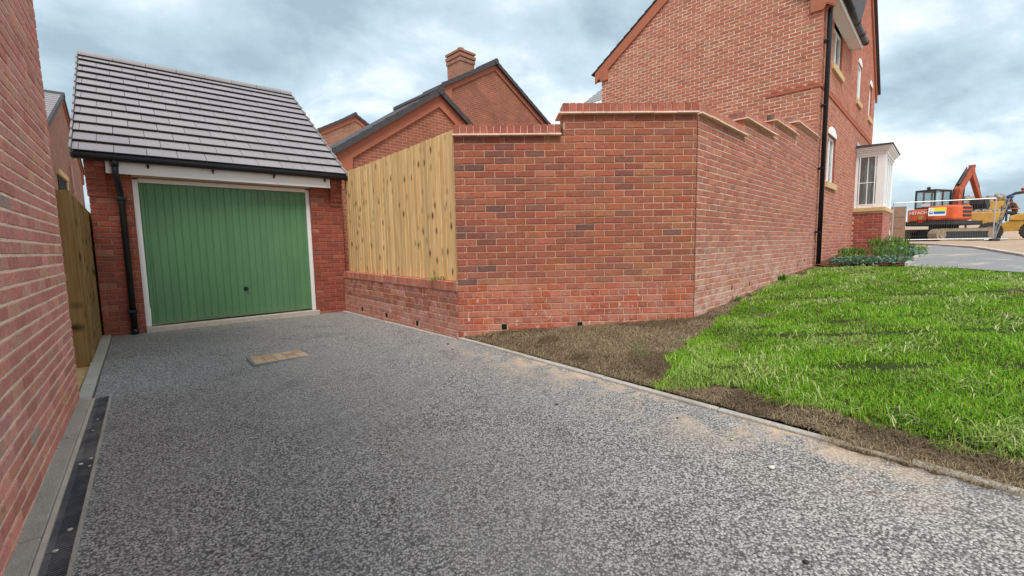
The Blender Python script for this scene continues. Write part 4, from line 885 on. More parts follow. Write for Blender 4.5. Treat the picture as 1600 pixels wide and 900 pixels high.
# ------------------------------------------------------------------ soil, lawn, bed and path on the right
def in_poly(x, y, poly):
    c = False; j = len(poly) - 1
    for i in range(len(poly)):
        xi, yi = poly[i]; xj, yj = poly[j]
        if (yi > y) != (yj > y) and x < (xj - xi) * (y - yi) / (yj - yi) + xi: c = not c
        j = i
    return c
def aw_of(x, y):
    v = Vector((x, y)) - A0; return v.dot(da), v.dot(dg)
def lawn_z(x, y):
    a, w_ = aw_of(x, y); z = T(x, y) + lump(x, y)
    zk = drive_z(a, 3.2) + 0.012; f = min(max((w_ - 3.25) / 0.30, 0), 1); f = f * f * (3 - 2 * f); return zk * (1 - f) + z * f
m = MB(); idx = {}
st = 0.11; gx = np.arange(-1.2, 13.0, st); gy = np.arange(-4.0, 15.0, st)
wall_n = Vector((R2, -R2))
def ok(x, y):
    a, w_ = aw_of(x, y)
    if w_ < 3.25: return False
    if x > 9.0 and y < x + 0.4: return False
    if y > 5.03 + 0.04 * x and x < 2.2: return False
    if (Vector((x, y)) - FR).dot(wall_n) < -0.03 and x > 2.1: return False
    return True
def vid(i, j):
    if (i, j) not in idx:
        x, y = float(gx[i]), float(gy[j]); a, w_ = aw_of(x, y)
        if w_ < 3.25: v = Vector((x, y)) + dg * (3.252 - w_); x, y = v.x, v.y
        idx[(i, j)] = len(m.v); m.v.append((x, y, lawn_z(x, y) + 0.018 * mn.noise((x * 7, y * 7, 2)) + EYE))
    return idx[(i, j)]
for i in range(len(gx) - 1):
    for j in range(len(gy) - 1):
        if ok(gx[i] + st, gy[j] + st / 2): m.f.append((vid(i, j), vid(i + 1, j), vid(i + 1, j + 1), vid(i, j + 1))); m.c.append((1, 1, 1))
o = m.obj('soil', 'soil', smooth=True); tag(o, 'brown bare soil strip under dead turf along the garden wall', kind='structure')
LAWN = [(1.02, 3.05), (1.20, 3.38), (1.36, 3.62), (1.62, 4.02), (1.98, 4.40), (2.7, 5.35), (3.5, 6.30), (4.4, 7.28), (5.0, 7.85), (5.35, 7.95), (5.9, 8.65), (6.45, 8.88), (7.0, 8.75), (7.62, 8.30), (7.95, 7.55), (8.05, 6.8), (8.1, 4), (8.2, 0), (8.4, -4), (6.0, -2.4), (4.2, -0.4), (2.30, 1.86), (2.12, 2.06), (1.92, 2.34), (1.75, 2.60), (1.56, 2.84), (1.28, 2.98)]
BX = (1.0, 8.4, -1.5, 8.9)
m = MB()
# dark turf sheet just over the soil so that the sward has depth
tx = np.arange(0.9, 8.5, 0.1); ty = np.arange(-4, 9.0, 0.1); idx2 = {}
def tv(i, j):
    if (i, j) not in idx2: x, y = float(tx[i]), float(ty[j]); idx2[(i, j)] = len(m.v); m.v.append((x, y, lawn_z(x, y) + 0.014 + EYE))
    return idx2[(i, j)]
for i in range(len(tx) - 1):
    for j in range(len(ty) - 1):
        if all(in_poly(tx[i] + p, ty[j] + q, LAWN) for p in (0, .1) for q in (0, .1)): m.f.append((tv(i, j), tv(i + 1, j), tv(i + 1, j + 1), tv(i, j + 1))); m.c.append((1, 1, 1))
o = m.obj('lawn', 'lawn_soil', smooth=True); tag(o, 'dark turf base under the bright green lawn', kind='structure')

def blades(name, pts, hgt, wid, lean, cols, mat, label, cat, curl=0.5):
    """pts (n,3) roots; each blade a bent three-segment ribbon"""
    n = len(pts); pts = np.asarray(pts, np.float32); hgt = np.asarray(hgt, np.float32); az = rng.uniform(0, 2 * np.pi, n); ln = np.asarray(lean, np.float32)
    d = np.stack([np.cos(az), np.sin(az), np.zeros(n)], 1); s_ = np.stack([-np.sin(az), np.cos(az), np.zeros(n)], 1) * (np.asarray(wid, np.float32) / 2)[:, None]
    up_ = np.array([0, 0, 1.0]); V = []
    for f, ww_ in ((0.0, 1.0), (0.5, 0.85)):
        c = pts + d * (ln * hgt * f ** 2)[:, None] * 1.0 + up_ * (hgt * f * np.cos(ln * 0.5 * f))[:, None]; V += [c - s_ * ww_, c + s_ * ww_]
    tip = pts + d * (ln * hgt)[:, None] + up_ * (hgt * np.clip(1 - curl * ln * ln, 0.12, 1))[:, None]; V.append(tip)
    V = np.stack(V, 1).reshape(-1, 3); base = np.arange(n) * 5
    quads = np.stack([base, base + 1, base + 3, base + 2], 1); tris = np.stack([base + 2, base + 3, base + 4], 1)
    me = bpy.data.meshes.new(name); me.vertices.add(len(V)); me.vertices.foreach_set('co', V.astype(np.float32).ravel())
    loops = np.concatenate([quads, tris], 1).ravel(); me.loops.add(len(loops)); me.loops.foreach_set('vertex_index', loops.astype(np.int32))
    ls = np.stack([np.arange(n) * 7, np.arange(n) * 7 + 4], 1).ravel(); me.polygons.add(2 * n); me.polygons.foreach_set('loop_start', ls.astype(np.int32))
    me.update(calc_edges=True); at = me.attributes.new('tint', 'FLOAT_COLOR', 'FACE')
    cc = np.repeat(np.concatenate([cols, np.ones((n, 1))], 1), 2, 0).astype(np.float32); at.data.foreach_set('color', cc.ravel())
    me.materials.append(M[mat]); o = link(name, me); return tag(o, label, cat, kind='stuff')
# seams between turf rolls: sunken lines where the sward thins out
SEAMS = [((2.3, 4.1), (8.0, 3.3)), ((2.0, 4.35), (4.2, 4.5)), ((1.5, 3.3), (3.6, 2.9)), ((3.2, 5.9), (8.0, 5.2)), ((3.3, 3.0), (5.8, 2.4))]
def seam(x, y):
    b = 9.0
    for (p, q) in SEAMS:
        px, py = q[0] - p[0], q[1] - p[1]; tt = ((x - p[0]) * px + (y - p[1]) * py) / (px * px + py * py)
        if 0 <= tt <= 1: b = min(b, abs((x - p[0]) * py - (y - p[1]) * px) / math.hypot(px, py) + 0.09 * mn.noise((x * 1.7, y * 1.7, 7)) + 0.035 * mn.noise((x * 6, y * 6, 17)))
    return b
P = []; Hh = []; Wd = []; Ln = []; Cc = []
NB = 0
def raw(x, y): return (x + 0.10 * mn.noise((x * 4, y * 4, 1)) + 0.05 * mn.noise((x * 13, y * 13, 1)), y + 0.10 * mn.noise((x * 4, y * 4, 9)) + 0.05 * mn.noise((x * 13, y * 13, 9)))
while NB < 205000:
    # denser near the camera
    u = random.random() ** 1.7; y = -1.2 + 10.1 * random.random(); x = 1.0 + 7.4 * random.random()
    d = math.hypot(x, y)
    if random.random() > min(1.0, (3.4 / max(d, 2.2)) ** 1.35): continue
    if y < 0.4 * x - 1.9: continue
    if not in_poly(*raw(x, y), LAWN): continue
    s_ = seam(x, y); n_ = mn.noise((x * 1.6, y * 1.6, 4)); n3 = mn.noise((x * 6, y * 6, 14))
    thin = mn.noise((x * 2.3 + 5, y * 2.3, 11))
    if s_ < 0.035 and random.random() < 0.7: continue
    if thin > 0.52 and random.random() < 0.6: continue
    h_ = (0.043 + 0.018 * n_ + random.uniform(-0.018, 0.018)) * (0.55 if s_ < 0.05 else 1) * (1 + 0.25 * n3)
    P.append((x, y, lawn_z(x, y) + EYE + 0.004)); Hh.append(max(h_, 0.015)); Wd.append(random.uniform(0.0024, 0.0045) * (1 + 0.10 * d)); Ln.append(random.uniform(0.1, 1.3))
    k = random.random(); br_ = 1 + 0.28 * n_ + random.uniform(-0.2, 0.2)
    c = (0.25, 0.50, 0.025) if k < 0.52 else (0.14, 0.34, 0.018) if k < 0.78 else (0.39, 0.56, 0.06) if k < 0.96 else (0.46, 0.50, 0.17)
    pale = mn.noise((x * 0.9 + 0.35 * y, (y - 0.5 * x) * 1.9, 21))
    if pale > 0.12 and random.random() < min(0.8, (pale - 0.12) * 3): c = (0.42, 0.56, 0.14)
    Cc.append([q * br_ for q in c]); NB += 1
blades('grass', P, Hh, Wd, Ln, np.array(Cc), 'grass_blade', 'bright green lawn grass growing over laid turf', 'grass')
# pale clippings and stalks lying in the sward
P = []; Hh = []; Wd = []; Ln = []; Cc = []
while len(P) < 3000:
    y = 1.6 + 7 * random.random(); x = 1.1 + 6.6 * random.random()
    if not in_poly(x, y, LAWN) or (mn.noise((x * 0.9 + 0.35 * y, (y - 0.5 * x) * 2.4, 21)) < 0.16 and random.random() > 0.07): continue
    P.append((x, y, lawn_z(x, y) + EYE + random.uniform(0.02, 0.055))); Hh.append(random.uniform(0.04, 0.10)); Wd.append(random.uniform(0.0022, 0.0036) * (1 + 0.1 * math.hypot(x, y))); Ln.append(random.uniform(1.2, 2.2)); q = random.uniform(0.7, 1.1)
    Cc.append([0.50 * q, 0.56 * q, 0.22 * q] if random.random() < 0.7 else [0.62 * q, 0.58 * q, 0.34 * q])
blades('grass_clippings', P, Hh, Wd, Ln, np.array(Cc), 'straw', 'pale dry clippings lying in streaks across the lawn', 'grass', 0.5)
# dead turf on the soil
P = []; Hh = []; Wd = []; Ln = []; Cc = []
while len(P) < 52000:
    y = -1.0 + 10.2 * random.random(); x = -0.7 + 7.6 * random.random(); d = math.hypot(x, y)
    if random.random() > min(1, (3.6 / max(d, 2)) ** 1.2) or not ok(x, y): continue
    if in_poly(x, y, LAWN) and mn.noise((x * 2.3 + 5, y * 2.3, 11)) < 0.5: continue
    if x > 5.2 and y > 9.2 - 0.1 * x: continue
    if x - y > 4.5: continue
    P.append((x, y, lawn_z(x, y) + EYE + 0.004)); Hh.append(random.uniform(0.015, 0.055)); Wd.append(random.uniform(0.0014, 0.0030) * (1 + 0.1 * d)); Ln.append(random.uniform(0.9, 2.2)); q = random.uniform(0.6, 1.4)
    g_ = mn.noise((x * 3, y * 3, 31)) > 0.45 and random.random() < 0.25
    Cc.append([0.16 * q, 0.24 * q, 0.04 * q] if g_ else [k_ * q for k_ in ((0.36, 0.28, 0.17) if mn.noise((x * 2.1, y * 2.1, 41)) > -0.12 else (0.2, 0.145, 0.085))] if random.random() < 0.7 else [0.20 * q, 0.14 * q, 0.085 * q])
blades('dead_grass', P, Hh, Wd, Ln, np.array(Cc), 'straw', 'brown dead turf and straw over the bare soil strip', 'grass', 0.5)

m = MB()
while len(m.v) < 70 * 900:
    x, y = random.uniform(-0.6, 6.5), random.uniform(1.2, 9.0)
    if not ok(x, y) or in_poly(x, y, LAWN) or random.random() > (3.2 / math.hypot(x, y)) ** 1.5 or x - y > 1.5: continue
    m.ball((x, y, lawn_z(x, y) + EYE + 0.004), random.uniform(0.005, 0.022) * random.uniform(0.6, 1), 10, 6, 0.3, (1, 1, 0.6))
tag(m.obj('soil_clods', 'soil'), 'small clods and crumbs of brown soil strewn over the bare strip', 'soil', kind='stuff')
P = []; Hh = []; Wd = []; Ln = []; Cc = []
while len(P) < 1500:
    a, q = random.uniform(-5.1, -4.38), random.uniform(3.15, 3.36); v = AW(a, q)
    P.append(P3(v, drive_z(a, 3.2) + random.uniform(0.012, 0.03))); Hh.append(random.uniform(0.012, 0.04)); Wd.append(random.uniform(0.002, 0.003)); Ln.append(random.uniform(1, 2.2)); k = random.uniform(0.6, 1.3); Cc.append([0.33 * k, 0.25 * k, 0.15 * k])
blades('straw_litter', P, Hh, Wd, Ln, np.array(Cc), 'straw', 'dead straw over the soil washed across the edging', 'grass', 0.5)

# neighbouring path with white edging, and the bark bed
PATH = [(7.62, 8.36), (7.95, 7.55), (8.07, 6.8), (8.1, 4.0), (8.2, 0.0), (12.5, 3.0), (10.3, 8.7), (11.8, 11.1), (12.6, 13.2), (12.2, 14.6), (11.0, 12.6), (10.45, 11.2), (10.05, 10.6), (9.3, 9.9)]
def sheet(name, poly, mat, label, dz, stp=0.3):
    m = MB(); ids = {}; x0 = min(p[0] for p in poly); y0 = min(p[1] for p in poly); x1 = max(p[0] for p in poly); y1 = max(p[1] for p in poly)
    bm = bmesh.new(); vs_ = [bm.verts.new((p[0], p[1], 0)) for p in poly]; bm.faces.new(vs_)
    for ax, lo_, hi_ in (((1, 0, 0), x0, x1), ((0, 1, 0), y0, y1)):
        q = lo_ + stp
        while q < hi_:
            bmesh.ops.bisect_plane(bm, geom=bm.verts[:] + bm.edges[:] + bm.faces[:], plane_co=(q if ax[0] else 0, q if ax[1] else 0, 0), plane_no=ax); q += stp
    for v in bm.verts: v.co.z = T(v.co.x, v.co.y) + lump(v.co.x, v.co.y) * 0.4 + dz + EYE
    bmesh.ops.recalc_face_normals(bm, faces=bm.faces)
    me = bpy.data.meshes.new(name); bm.to_mesh(me); bm.free(); me.materials.append(M[mat]); return tag(link(name, me), label, kind='structure')
sheet('path', PATH, 'path_asphalt', 'grey asphalt path with dusty patches curving past the bark bed', 0.022)
BED = [(6.55, 9.05), (7.1, 8.95), (7.6, 8.42), (9.25, 9.92), (10.0, 10.62), (10.4, 11.2), (10.85, 12.3), (11.0, 12.7), (10.75, 13.3), (10.2, 12.9), (6.55, 9.4)]
sheet('bark_bed', BED, 'bark', 'reddish bark mulch bed at the foot of the house', 0.03, 0.2)
m = MB()
for i in range(900):
    x, y = random.uniform(7.2, 10.6), random.uniform(8.6, 12.0)
    if not in_poly(x, y, BED): continue
    z = T(x, y) + EYE + 0.045; a = random.uniform(0, 6.28); l, w_ = random.uniform(.03, .07), random.uniform(.012, .03); tz = random.uniform(-.02, .03); c_, s_ = math.cos(a), math.sin(a); q = random.uniform(.6, 1.5)
    m.poly([(x - c_ * l - s_ * w_, y - s_ * l + c_ * w_, z), (x + c_ * l - s_ * w_, y + s_ * l + c_ * w_, z + tz), (x + c_ * l + s_ * w_, y + s_ * l - c_ * w_, z + tz), (x - c_ * l + s_ * w_, y - s_ * l - c_ * w_, z)], (0.2 * q, 0.085 * q, 0.05 * q))
o = m.obj('bark_chips', 'straw'); tag(o, 'loose red-brown bark chips scattered over the planting bed', 'bark', kind='stuff')
r = thing('path_edging', 'white edging line curving between the bark bed and grey path', 'edging', (7.6, 8.38, T(7.6, 8.38) + EYE))
pts = [(7.6, 8.38), (8.4, 9.12), (9.2, 9.86), (9.95, 10.55), (10.38, 11.1), (10.45, 11.6), (10.1, 11.85)]
for p, q in zip(pts[:-1], pts[1:]):
    d = Vector((q[0] - p[0], q[1] - p[1])); m = MB(); m.box(0.004, d.length - 0.004, -0.03, 0.03, -0.05, 0.085); m.obj('edging_stone', 'pale_edge', r, loc=(p[0] - 7.6, p[1] - 8.38, T(*p) - T(7.6, 8.38)), rot=(0, -math.atan2(T(*q) - T(*p), d.length), ang(d)), bevel=0.008)
r = thing('road_edging', 'pale kerb line at the far side of the grey path below the yard', 'kerb', (9.9, 8.0, T(9.9, 8.0) + EYE))
pts = [(9.6, 6.6), (10.3, 8.7), (11.1, 10.0), (11.8, 11.1), (12.6, 13.2), (13.2, 15.5)]
for p, q in zip(pts[:-1], pts[1:]):
    d = Vector((q[0] - p[0], q[1] - p[1])); m = MB(); m.box(0.004, d.length - 0.004, -0.07, 0.07, -0.05, 0.07); m.obj('kerb_stone', 'pale_edge', r, loc=(p[0] - 9.9, p[1] - 8, T(*p) - T(9.9, 8)), rot=(0, -math.atan2(T(*q) - T(*p), d.length), ang(d)), bevel=0.01)

# ------------------------------------------------------------------ shrubs
def shrub(label, x, y, rx, h_, cols, n, leaf, upright=False, group=None):
    z = T(x, y) + EYE + 0.02; r = thing('shrub', label, 'shrub', (x, y, z), 0, group); m = MB(); st = MB()
    for i in range(16):
        a = random.uniform(0, 6.28); q = rx * random.uniform(0.3, 0.9); st.tube([(0, 0, 0), (q * 0.5 * math.cos(a), q * 0.5 * math.sin(a), h_ * 0.5), (q * math.cos(a), q * math.sin(a), h_ * random.uniform(0.6, 0.95))], [0.008, 0.006, 0.003], 5)
    for i in range(n):
        a = random.uniform(0, 6.28); rr = rx * math.sqrt(random.random()) * (1 + 0.25 * mn.noise((math.cos(a) * 2 + x, math.sin(a) * 2, 1))); top_ = h_ * math.sqrt(max(0.05, 1 - (rr / rx / 1.3) ** 2)) * (1 + 0.3 * mn.noise((rr * math.cos(a) * 6, rr * math.sin(a) * 6, x)))
        p = Vector((rr * math.cos(a), rr * math.sin(a), top_ * random.random() ** 0.6)); l = leaf * random.uniform(0.6, 1.3); k = random.uniform(0.55, 1.35); c = [q * k for q in random.choice(cols)]
        if upright: d = Vector((random.uniform(-.35, .35), random.uniform(-.35, .35), 1)).normalized()
        else: d = Vector((random.uniform(-1, 1), random.uniform(-1, 1), random.uniform(-0.2, 0.9))).normalized()
        s_ = d.cross(Vector((random.uniform(-1, 1), random.uniform(-1, 1), random.uniform(-1, 1)))).normalized() * l * (0.055 if upright else 0.26)
        m.poly([p, p + d * l * 0.5 + s_, p + d * l, p + d * l * 0.5 - s_], tuple(c))
    m.mesh  # leaves
    me = m.mesh('foliage', 'leaf', recalc=False, tint=True); link('foliage', me, r); st.obj('stem', 'brown_wrap', r); return r
BLUE = [(0.17, 0.30, 0.20), (0.26, 0.40, 0.30), (0.09, 0.18, 0.10)]; GRN = [(0.12, 0.26, 0.04), (0.17, 0.33, 0.06), (0.08, 0.17, 0.03)]; YEL = [(0.34, 0.38, 0.06), (0.20, 0.30, 0.05), (0.10, 0.2, 0.03)]
shrub('low blue-green shrub beside the downpipe foot', 6.95, 9.12, 0.26, 0.16, BLUE, 620, 0.05)
shrub('rounded blue-green shrub at the lawn edge, between downpipe and bay', 7.25, 9.0, 0.28, 0.17, BLUE, 650, 0.055)
shrub('yellow-variegated low shrub in front of the house wall', 7.35, 9.45, 0.25, 0.18, YEL, 700, 0.05)
shrub('upright grassy green plant against the house wall left of bay', 7.95, 10.2, 0.26, 0.20, GRN, 420, 0.12, True)
shrub('blue-green shrub at the lawn edge in front of the bay', 7.75, 8.9, 0.32, 0.16, BLUE, 700, 0.055)
shrub('upright green plant in front of the bay brick base', 8.35, 9.7, 0.34, 0.20, GRN, 480, 0.11, True)
shrub('broad blue-green shrub under the bay corner', 8.85, 9.95, 0.42, 0.22, BLUE, 800, 0.065)
shrub('tall upright green plant right of the bay base', 9.75, 11.3, 0.42, 0.30, GRN, 520, 0.15, True)
shrub('yellow-green shrub by the curve of the white edging', 9.6, 10.7, 0.42, 0.20, YEL, 750, 0.065)
shrub('dark green shrub between the bay corner and the yellow-green shrub', 9.25, 10.45, 0.40, 0.22, GRN, 700, 0.065)
def tuft(label, x, y, z, h_, n, cols, spread=0.05):
    r = thing('weed_tuft', label, 'weed', (x, y, z)); m = MB()
    for i in range(n):
        a = random.uniform(0, 6.28); l = h_ * random.uniform(.5, 1.1); o_ = Vector((random.uniform(-spread, spread), random.uniform(-spread, spread), 0)); d = Vector((math.cos(a) * .6, math.sin(a) * .6, 1)).normalized(); s_ = Vector((-math.sin(a), math.cos(a), 0)) * 0.006; k = random.uniform(.6, 1.3); c = tuple(q * k for q in random.choice(cols))
        mid = o_ + d * l * .55; tip = o_ + d * l + Vector((math.cos(a), math.sin(a), -.4)) * l * .3; m.poly([o_ - s_, o_ + s_, mid + s_, mid - s_], c); m.poly([mid - s_, mid + s_, tip], c)
    me = m.mesh('leaves', 'leaf', recalc=False, tint=True); link('leaves', me, r)
v = FR + dp * 1.28 + Vector((R2, -R2)) * 0.06; tuft('small green weed at the foot of the stepped wall', v.x, v.y, lawn_z(v.x, v.y) + EYE, 0.16, 26, GRN)
v = FR + dp * 3.6 + Vector((R2, -R2)) * 0.06; tuft('taller grass tuft against the stepped wall near the lawn corner', v.x, v.y, lawn_z(v.x, v.y) + EYE, 0.22, 50, GRN)
v = FL + da * 0.5 + dg * 0.05; tuft('little creeping weed on the coping at the fence foot', v.x, v.y, -0.40 + EYE, 0.07, 40, GRN, 0.12)

# ------------------------------------------------------------------ construction machines
def zy(x, y): return T(x, y) + 0.0 + EYE
ex, ey = 23.75, 24.1
r = EX = thing('excavator', 'orange and black tracked excavator with its arm raised, behind the mesh fence', 'excavator', (ex, ey, zy(ex, ey)), math.radians(4))
def stadium(x0, x1, z0, z1, n=8):
    rr = (z1 - z0) / 2; zc = (z0 + z1) / 2
    return [(x1 - rr + rr * math.cos(q), zc + rr * math.sin(q)) for q in np.linspace(-math.pi / 2, math.pi / 2, n)] + [(x0 + rr + rr * math.cos(q), zc + rr * math.sin(q)) for q in np.linspace(math.pi / 2, 1.5 * math.pi, n)]
for yy in (-0.95, 0.95):
    m = MB(); m.prism(stadium(-1.7, 1.7, 0, 0.62), 'y', yy - 0.23, yy + 0.23); trk = m.obj('track', 'track_mud', EX)
    m = MB()
    for k in range(24): x = -1.45 + k * 0.126; m.box(x, x + 0.07, yy - 0.235, yy + 0.235, 0.62, 0.65); m.box(x, x + 0.07, yy - 0.235, yy + 0.235, -0.005, 0.0)
    m.obj('track_pads', 'track_mud', trk)
    m = MB(); m.prism(stadium(-1.3, 1.3, 0.14, 0.48), 'y', yy - 0.25, yy + 0.25); m.obj('track_frame', 'machine_black', trk)
    for x in (-1.36, 1.36): m = MB(); m.tube([(x, yy - 0.26, 0.31), (x, yy + 0.26, 0.31)], 0.19, 14); m.obj('sprocket', 'track_mud', trk)
m = MB(); m.box(-0.8, 0.8, -0.75, 0.75, 0.25, 0.62); m.tube([(0, 0, 0.6), (0, 0, 0.82)], 0.6, 20); m.obj('undercarriage', 'machine_black', EX)
SLEW = Matrix.Rotation(math.radians(17), 4, 'Z'); EXC = set(EX.children); UP = EX
m = MB(); m.prism([(-1.35, -1.05), (1.3, -1.05), (1.3, 1.05), (-1.35, 1.05), (-1.55, 0.6), (-1.6, 0), (-1.55, -0.6)], 'z', 0.82, 1.04); m.obj('turntable', 'machine_black', UP, bevel=0.03)
m = MB(); m.prism([(-1.38, 0.12), (-0.7, 0.12), (-0.7, 1.08), (-1.2, 1.08), (-1.5, 0.75)], 'z', 1.06, 1.72); rp = m.obj('rear_panel', 'machine_orange', UP, bevel=0.06)
m = MB(); m.prism([(-1.42, -1.08), (0.15, -1.10), (0.3, -0.85), (0.3, 0.1), (-1.42, 0.1), (-1.62, -0.3)], 'z', 1.06, 1.84); sp_ = m.obj('engine_cover', 'machine_orange', UP, bevel=0.12)
for k in range(3): box('louvre', 'machine_black', sp_, -0.75, 0.0, -1.115, -1.08, 1.25 + k * 0.2, 1.36 + k * 0.2)
m = MB(); m.box(-1.64, -1.2, -0.9, 1.0, 0.85, 1.05); m.obj('bumper', 'machine_black', UP)
box('tail_lamp', 'lamp_red', UP, -1.66, -1.63, 0.15, 0.35, 0.98, 1.08); box('tail_lamp', 'lamp_red', UP, -1.66, -1.63, 0.85, 0.98, 0.98, 1.08)
def text(name, body, parent, loc, rot, size, mat, ext=0.004):
    c = bpy.data.curves.new(name, 'FONT'); c.body = body; c.size = size; c.extrude = ext; c.align_x = 'CENTER'; c.align_y = 'CENTER'; c.offset = 0.006; c.materials.append(M[mat])
    tmp = bpy.data.objects.new('tmp', c); me = bpy.data.meshes.new_from_object(tmp); bpy.data.objects.remove(tmp); return link(name, me, parent, loc, rot)
pa, pb = Vector((-1.38, 0.12)), Vector((-1.5, 0.75)); mid = (pa + pb) / 2; nrm = Vector((pb.y - pa.y, -(pb.x - pa.x))).normalized() * -1
text('lettering', 'HITACHI', rp, (mid.x + nrm.x * 0.012, mid.y + nrm.y * 0.012, 1.52), (math.radians(90), 0, ang((pa - pb))), 0.2, 'text_white')
m = MB(); m.tube([(mid.x + nrm.x * 0.005, mid.y - 0.1, 1.26), (mid.x + nrm.x * 0.03, mid.y - 0.1, 1.26)], 0.11, 14); m.obj('round_reflector', 'machine_yellow', rp)
cabm = MB(); cx0, cx1, cy0, cy1, cz0, cz1 = -0.62, 0.95, 0.16, 1.08, 1.06, 2.72
for x, y in ((cx0, cy0), (cx0, cy1 - 0.08), (cx1 - 0.08, cy0), (cx1 - 0.08, cy1 - 0.08), (0.1, cy0), (0.1, cy1 - 0.08)): cabm.box(x, x + 0.08, y, y + 0.08, cz0, cz1)
cabm.box(cx0, cx1, cy0, cy1, cz1, cz1 + 0.09); cabm.box(cx0, cx1, cy0, cy1, cz0, cz0 + 0.1); cabm.box(cx0 + 0.08, cx1 - 0.08, cy0 + 0.01, cy0 + 0.06, cz0 + 0.1, cz0 + 0.55); cabm.box(cx0 + 0.08, cx1 - 0.08, cy1 - 0.06, cy1 - 0.01, cz0 + 0.1, cz0 + 0.55); cabm.box(cx0 + 0.01, cx0 + 0.06, cy0 + 0.08, cy1 - 0.08, cz0 + 0.1, cz0 + 0.8)
cb_ = cabm.obj('cab', 'machine_black', UP, bevel=0.02)
for nm, a in (('cab_window', (cx0 + 0.08, 0.1, cy0 + 0.03, cy0 + 0.04)), ('cab_window', (0.18, cx1 - 0.08, cy0 + 0.03, cy0 + 0.04)), ('cab_window', (cx0 + 0.08, 0.1, cy1 - 0.04, cy1 - 0.03)), ('cab_window', (0.18, cx1 - 0.08, cy1 - 0.04, cy1 - 0.03)), ('cab_window', (cx0 + 0.03, cx0 + 0.04, cy0 + 0.08, cy1 - 0.08)), ('cab_window', (cx1 - 0.04, cx1 - 0.03, cy0 + 0.08, cy1 - 0.08))): box(nm, 'glass', cb_, *a, cz0 + 0.8 if 'x' and a[1] - a[0] < 0.05 and a[0] < 0 else cz0 + 0.55, cz1)
box('seat', 'machine_black', cb_, -0.3, 0.2, 0.4, 0.85, 1.2, 1.75); m = MB(); m.ball((-0.35, 0.6, 2.9), 0.09, 10, 6); m.tube([(-0.35, 0.6, 2.8), (-0.35, 0.6, 2.9)], 0.04, 8); m.obj('beacon', 'mirror_grey', cb_)
m = MB(); m.box(0.95, 1.2, 0.1, 0.16, 2.45, 2.65); m.obj('mirror', 'mirror_grey', cb_)
box('warning_label', 'sign_white', cb_, cx0 - 0.012, cx0 - 0.002, 0.35, 0.75, 1.9, 2.05)
def beam(name, pts, hw, parent, mat, yc=-0.1):
    m = MB(); n = len(pts)
    for (p, h0), (q, h1) in zip(pts[:-1], pts[1:]):
        d = (Vector(q) - Vector(p)).normalized(); nn = Vector((-d.y, d.x)); m.prism([tuple(Vector(p) - nn * h0), tuple(Vector(q) - nn * h1), tuple(Vector(q) + nn * h1), tuple(Vector(p) + nn * h0)], 'y', yc - hw, yc + hw)
    for (p, h0) in pts: m.tube([(p[0], yc - hw - 0.02, p[1]), (p[0], yc + hw + 0.02, p[1])], h0 * 1.02, 14)
    return m.obj(name, mat, parent)
bm_ = beam('boom', [((0.85, 1.15), 0.16), ((0.95, 2.75), 0.18), ((1.95, 3.85), 0.13)], 0.12, UP, 'boom_orange')
m = MB(); m.tube([(1.25, -0.1, 1.2), (1.45, -0.1, 2.4)], 0.07, 10); m.tube([(1.45, -0.1, 2.4), (1.5, -0.1, 3.1)], 0.04, 10); m.obj('boom_cylinder', 'machine_black', bm_)
m = MB(); m.tube([(0.9, -0.1, 3.05), (1.5, -0.1, 3.7)], 0.065, 10); m.tube([(1.5, -0.1, 3.7), (2.05, -0.1, 4.1)], 0.035, 10); m.tube([(0.7, 0.03, 1.4), (0.72, 0.03, 2.75), (1.0, 0.03, 3.1), (1.9, 0.03, 4.05)], 0.03, 6); m.obj('arm_cylinder', 'machine_black', bm_)
ar = beam('arm', [((2.1, 4.08), 0.09), ((2.02, 3.82), 0.16), ((3.05, 2.3), 0.09)], 0.10, UP, 'boom_orange')
m = MB(); m.tube([(2.4, -0.1, 3.7), (2.95, -0.1, 2.95)], 0.05, 10); m.tube([(2.95, -0.1, 2.95), (3.22, -0.1, 2.5)], 0.03, 8); m.obj('bucket_cylinder', 'machine_black', ar)
m = MB(); m.prism([(2.98, 2.3), (3.28, 2.25), (3.42, 1.92), (3.2, 1.6), (2.86, 1.58), (2.82, 1.68), (3.05, 1.8), (2.92, 2.1)], 'y', -0.45, 0.25); m.obj('bucket', 'machine_black', UP)

for ch_ in EX.children:                      # the upper works stand slewed on the undercarriage
    if ch_ not in EXC: ch_.matrix_basis = SLEW @ ch_.matrix_basis

# mesh site fence
p0, p1 = Vector((16.9, 19.45)), Vector((19.75, 17.95)); d = (p1 - p0); L_ = d.length; r = thing('mesh_fence', 'galvanised mesh site fence panel standing in front of the excavator', 'fence', (p0.x, p0.y, zy(*p0)), ang(d)); hh = 1.72
za_ = T(*p1) - T(*p0)
for nm, pts in (('top_rail', [(0, 0, hh), (L_, 0, hh)]), ('bottom_rail', [(0, 0, 0.10), (L_, 0, 0.10)]), ('post', [(L_, 0, 0), (L_, 0, hh)]), ('post', [(0, 0, 0), (0, 0, hh)])): m = MB(); m.tube(pts, 0.022, 8); m.obj(nm, 'galv', r)
m = MB(); x = 0.06
while x < L_: m.box(x - 0.0013, x + 0.0013, -0.0013, 0.0013, 0.1, hh); x += 0.075
for z in np.arange(0.25, hh, 0.26): m.box(0, L_, -0.0013, 0.0013, z - 0.0013, z + 0.0013)
m.obj('wire_mesh', 'steel_grey', r)
for x in (0.0, L_): m = MB(); m.box(x - 0.12, x + 0.12, -0.28, 0.28, -0.03, 0.09); m.obj('fence_foot', 'rubber', r, bevel=0.02)
r2 = thing('fence_brace', 'grey tubular brace frame leaning beside the mesh fence end', 'brace', (p1.x + 0.12, p1.y - 0.05, zy(*p1)), ang(d))
m = MB()
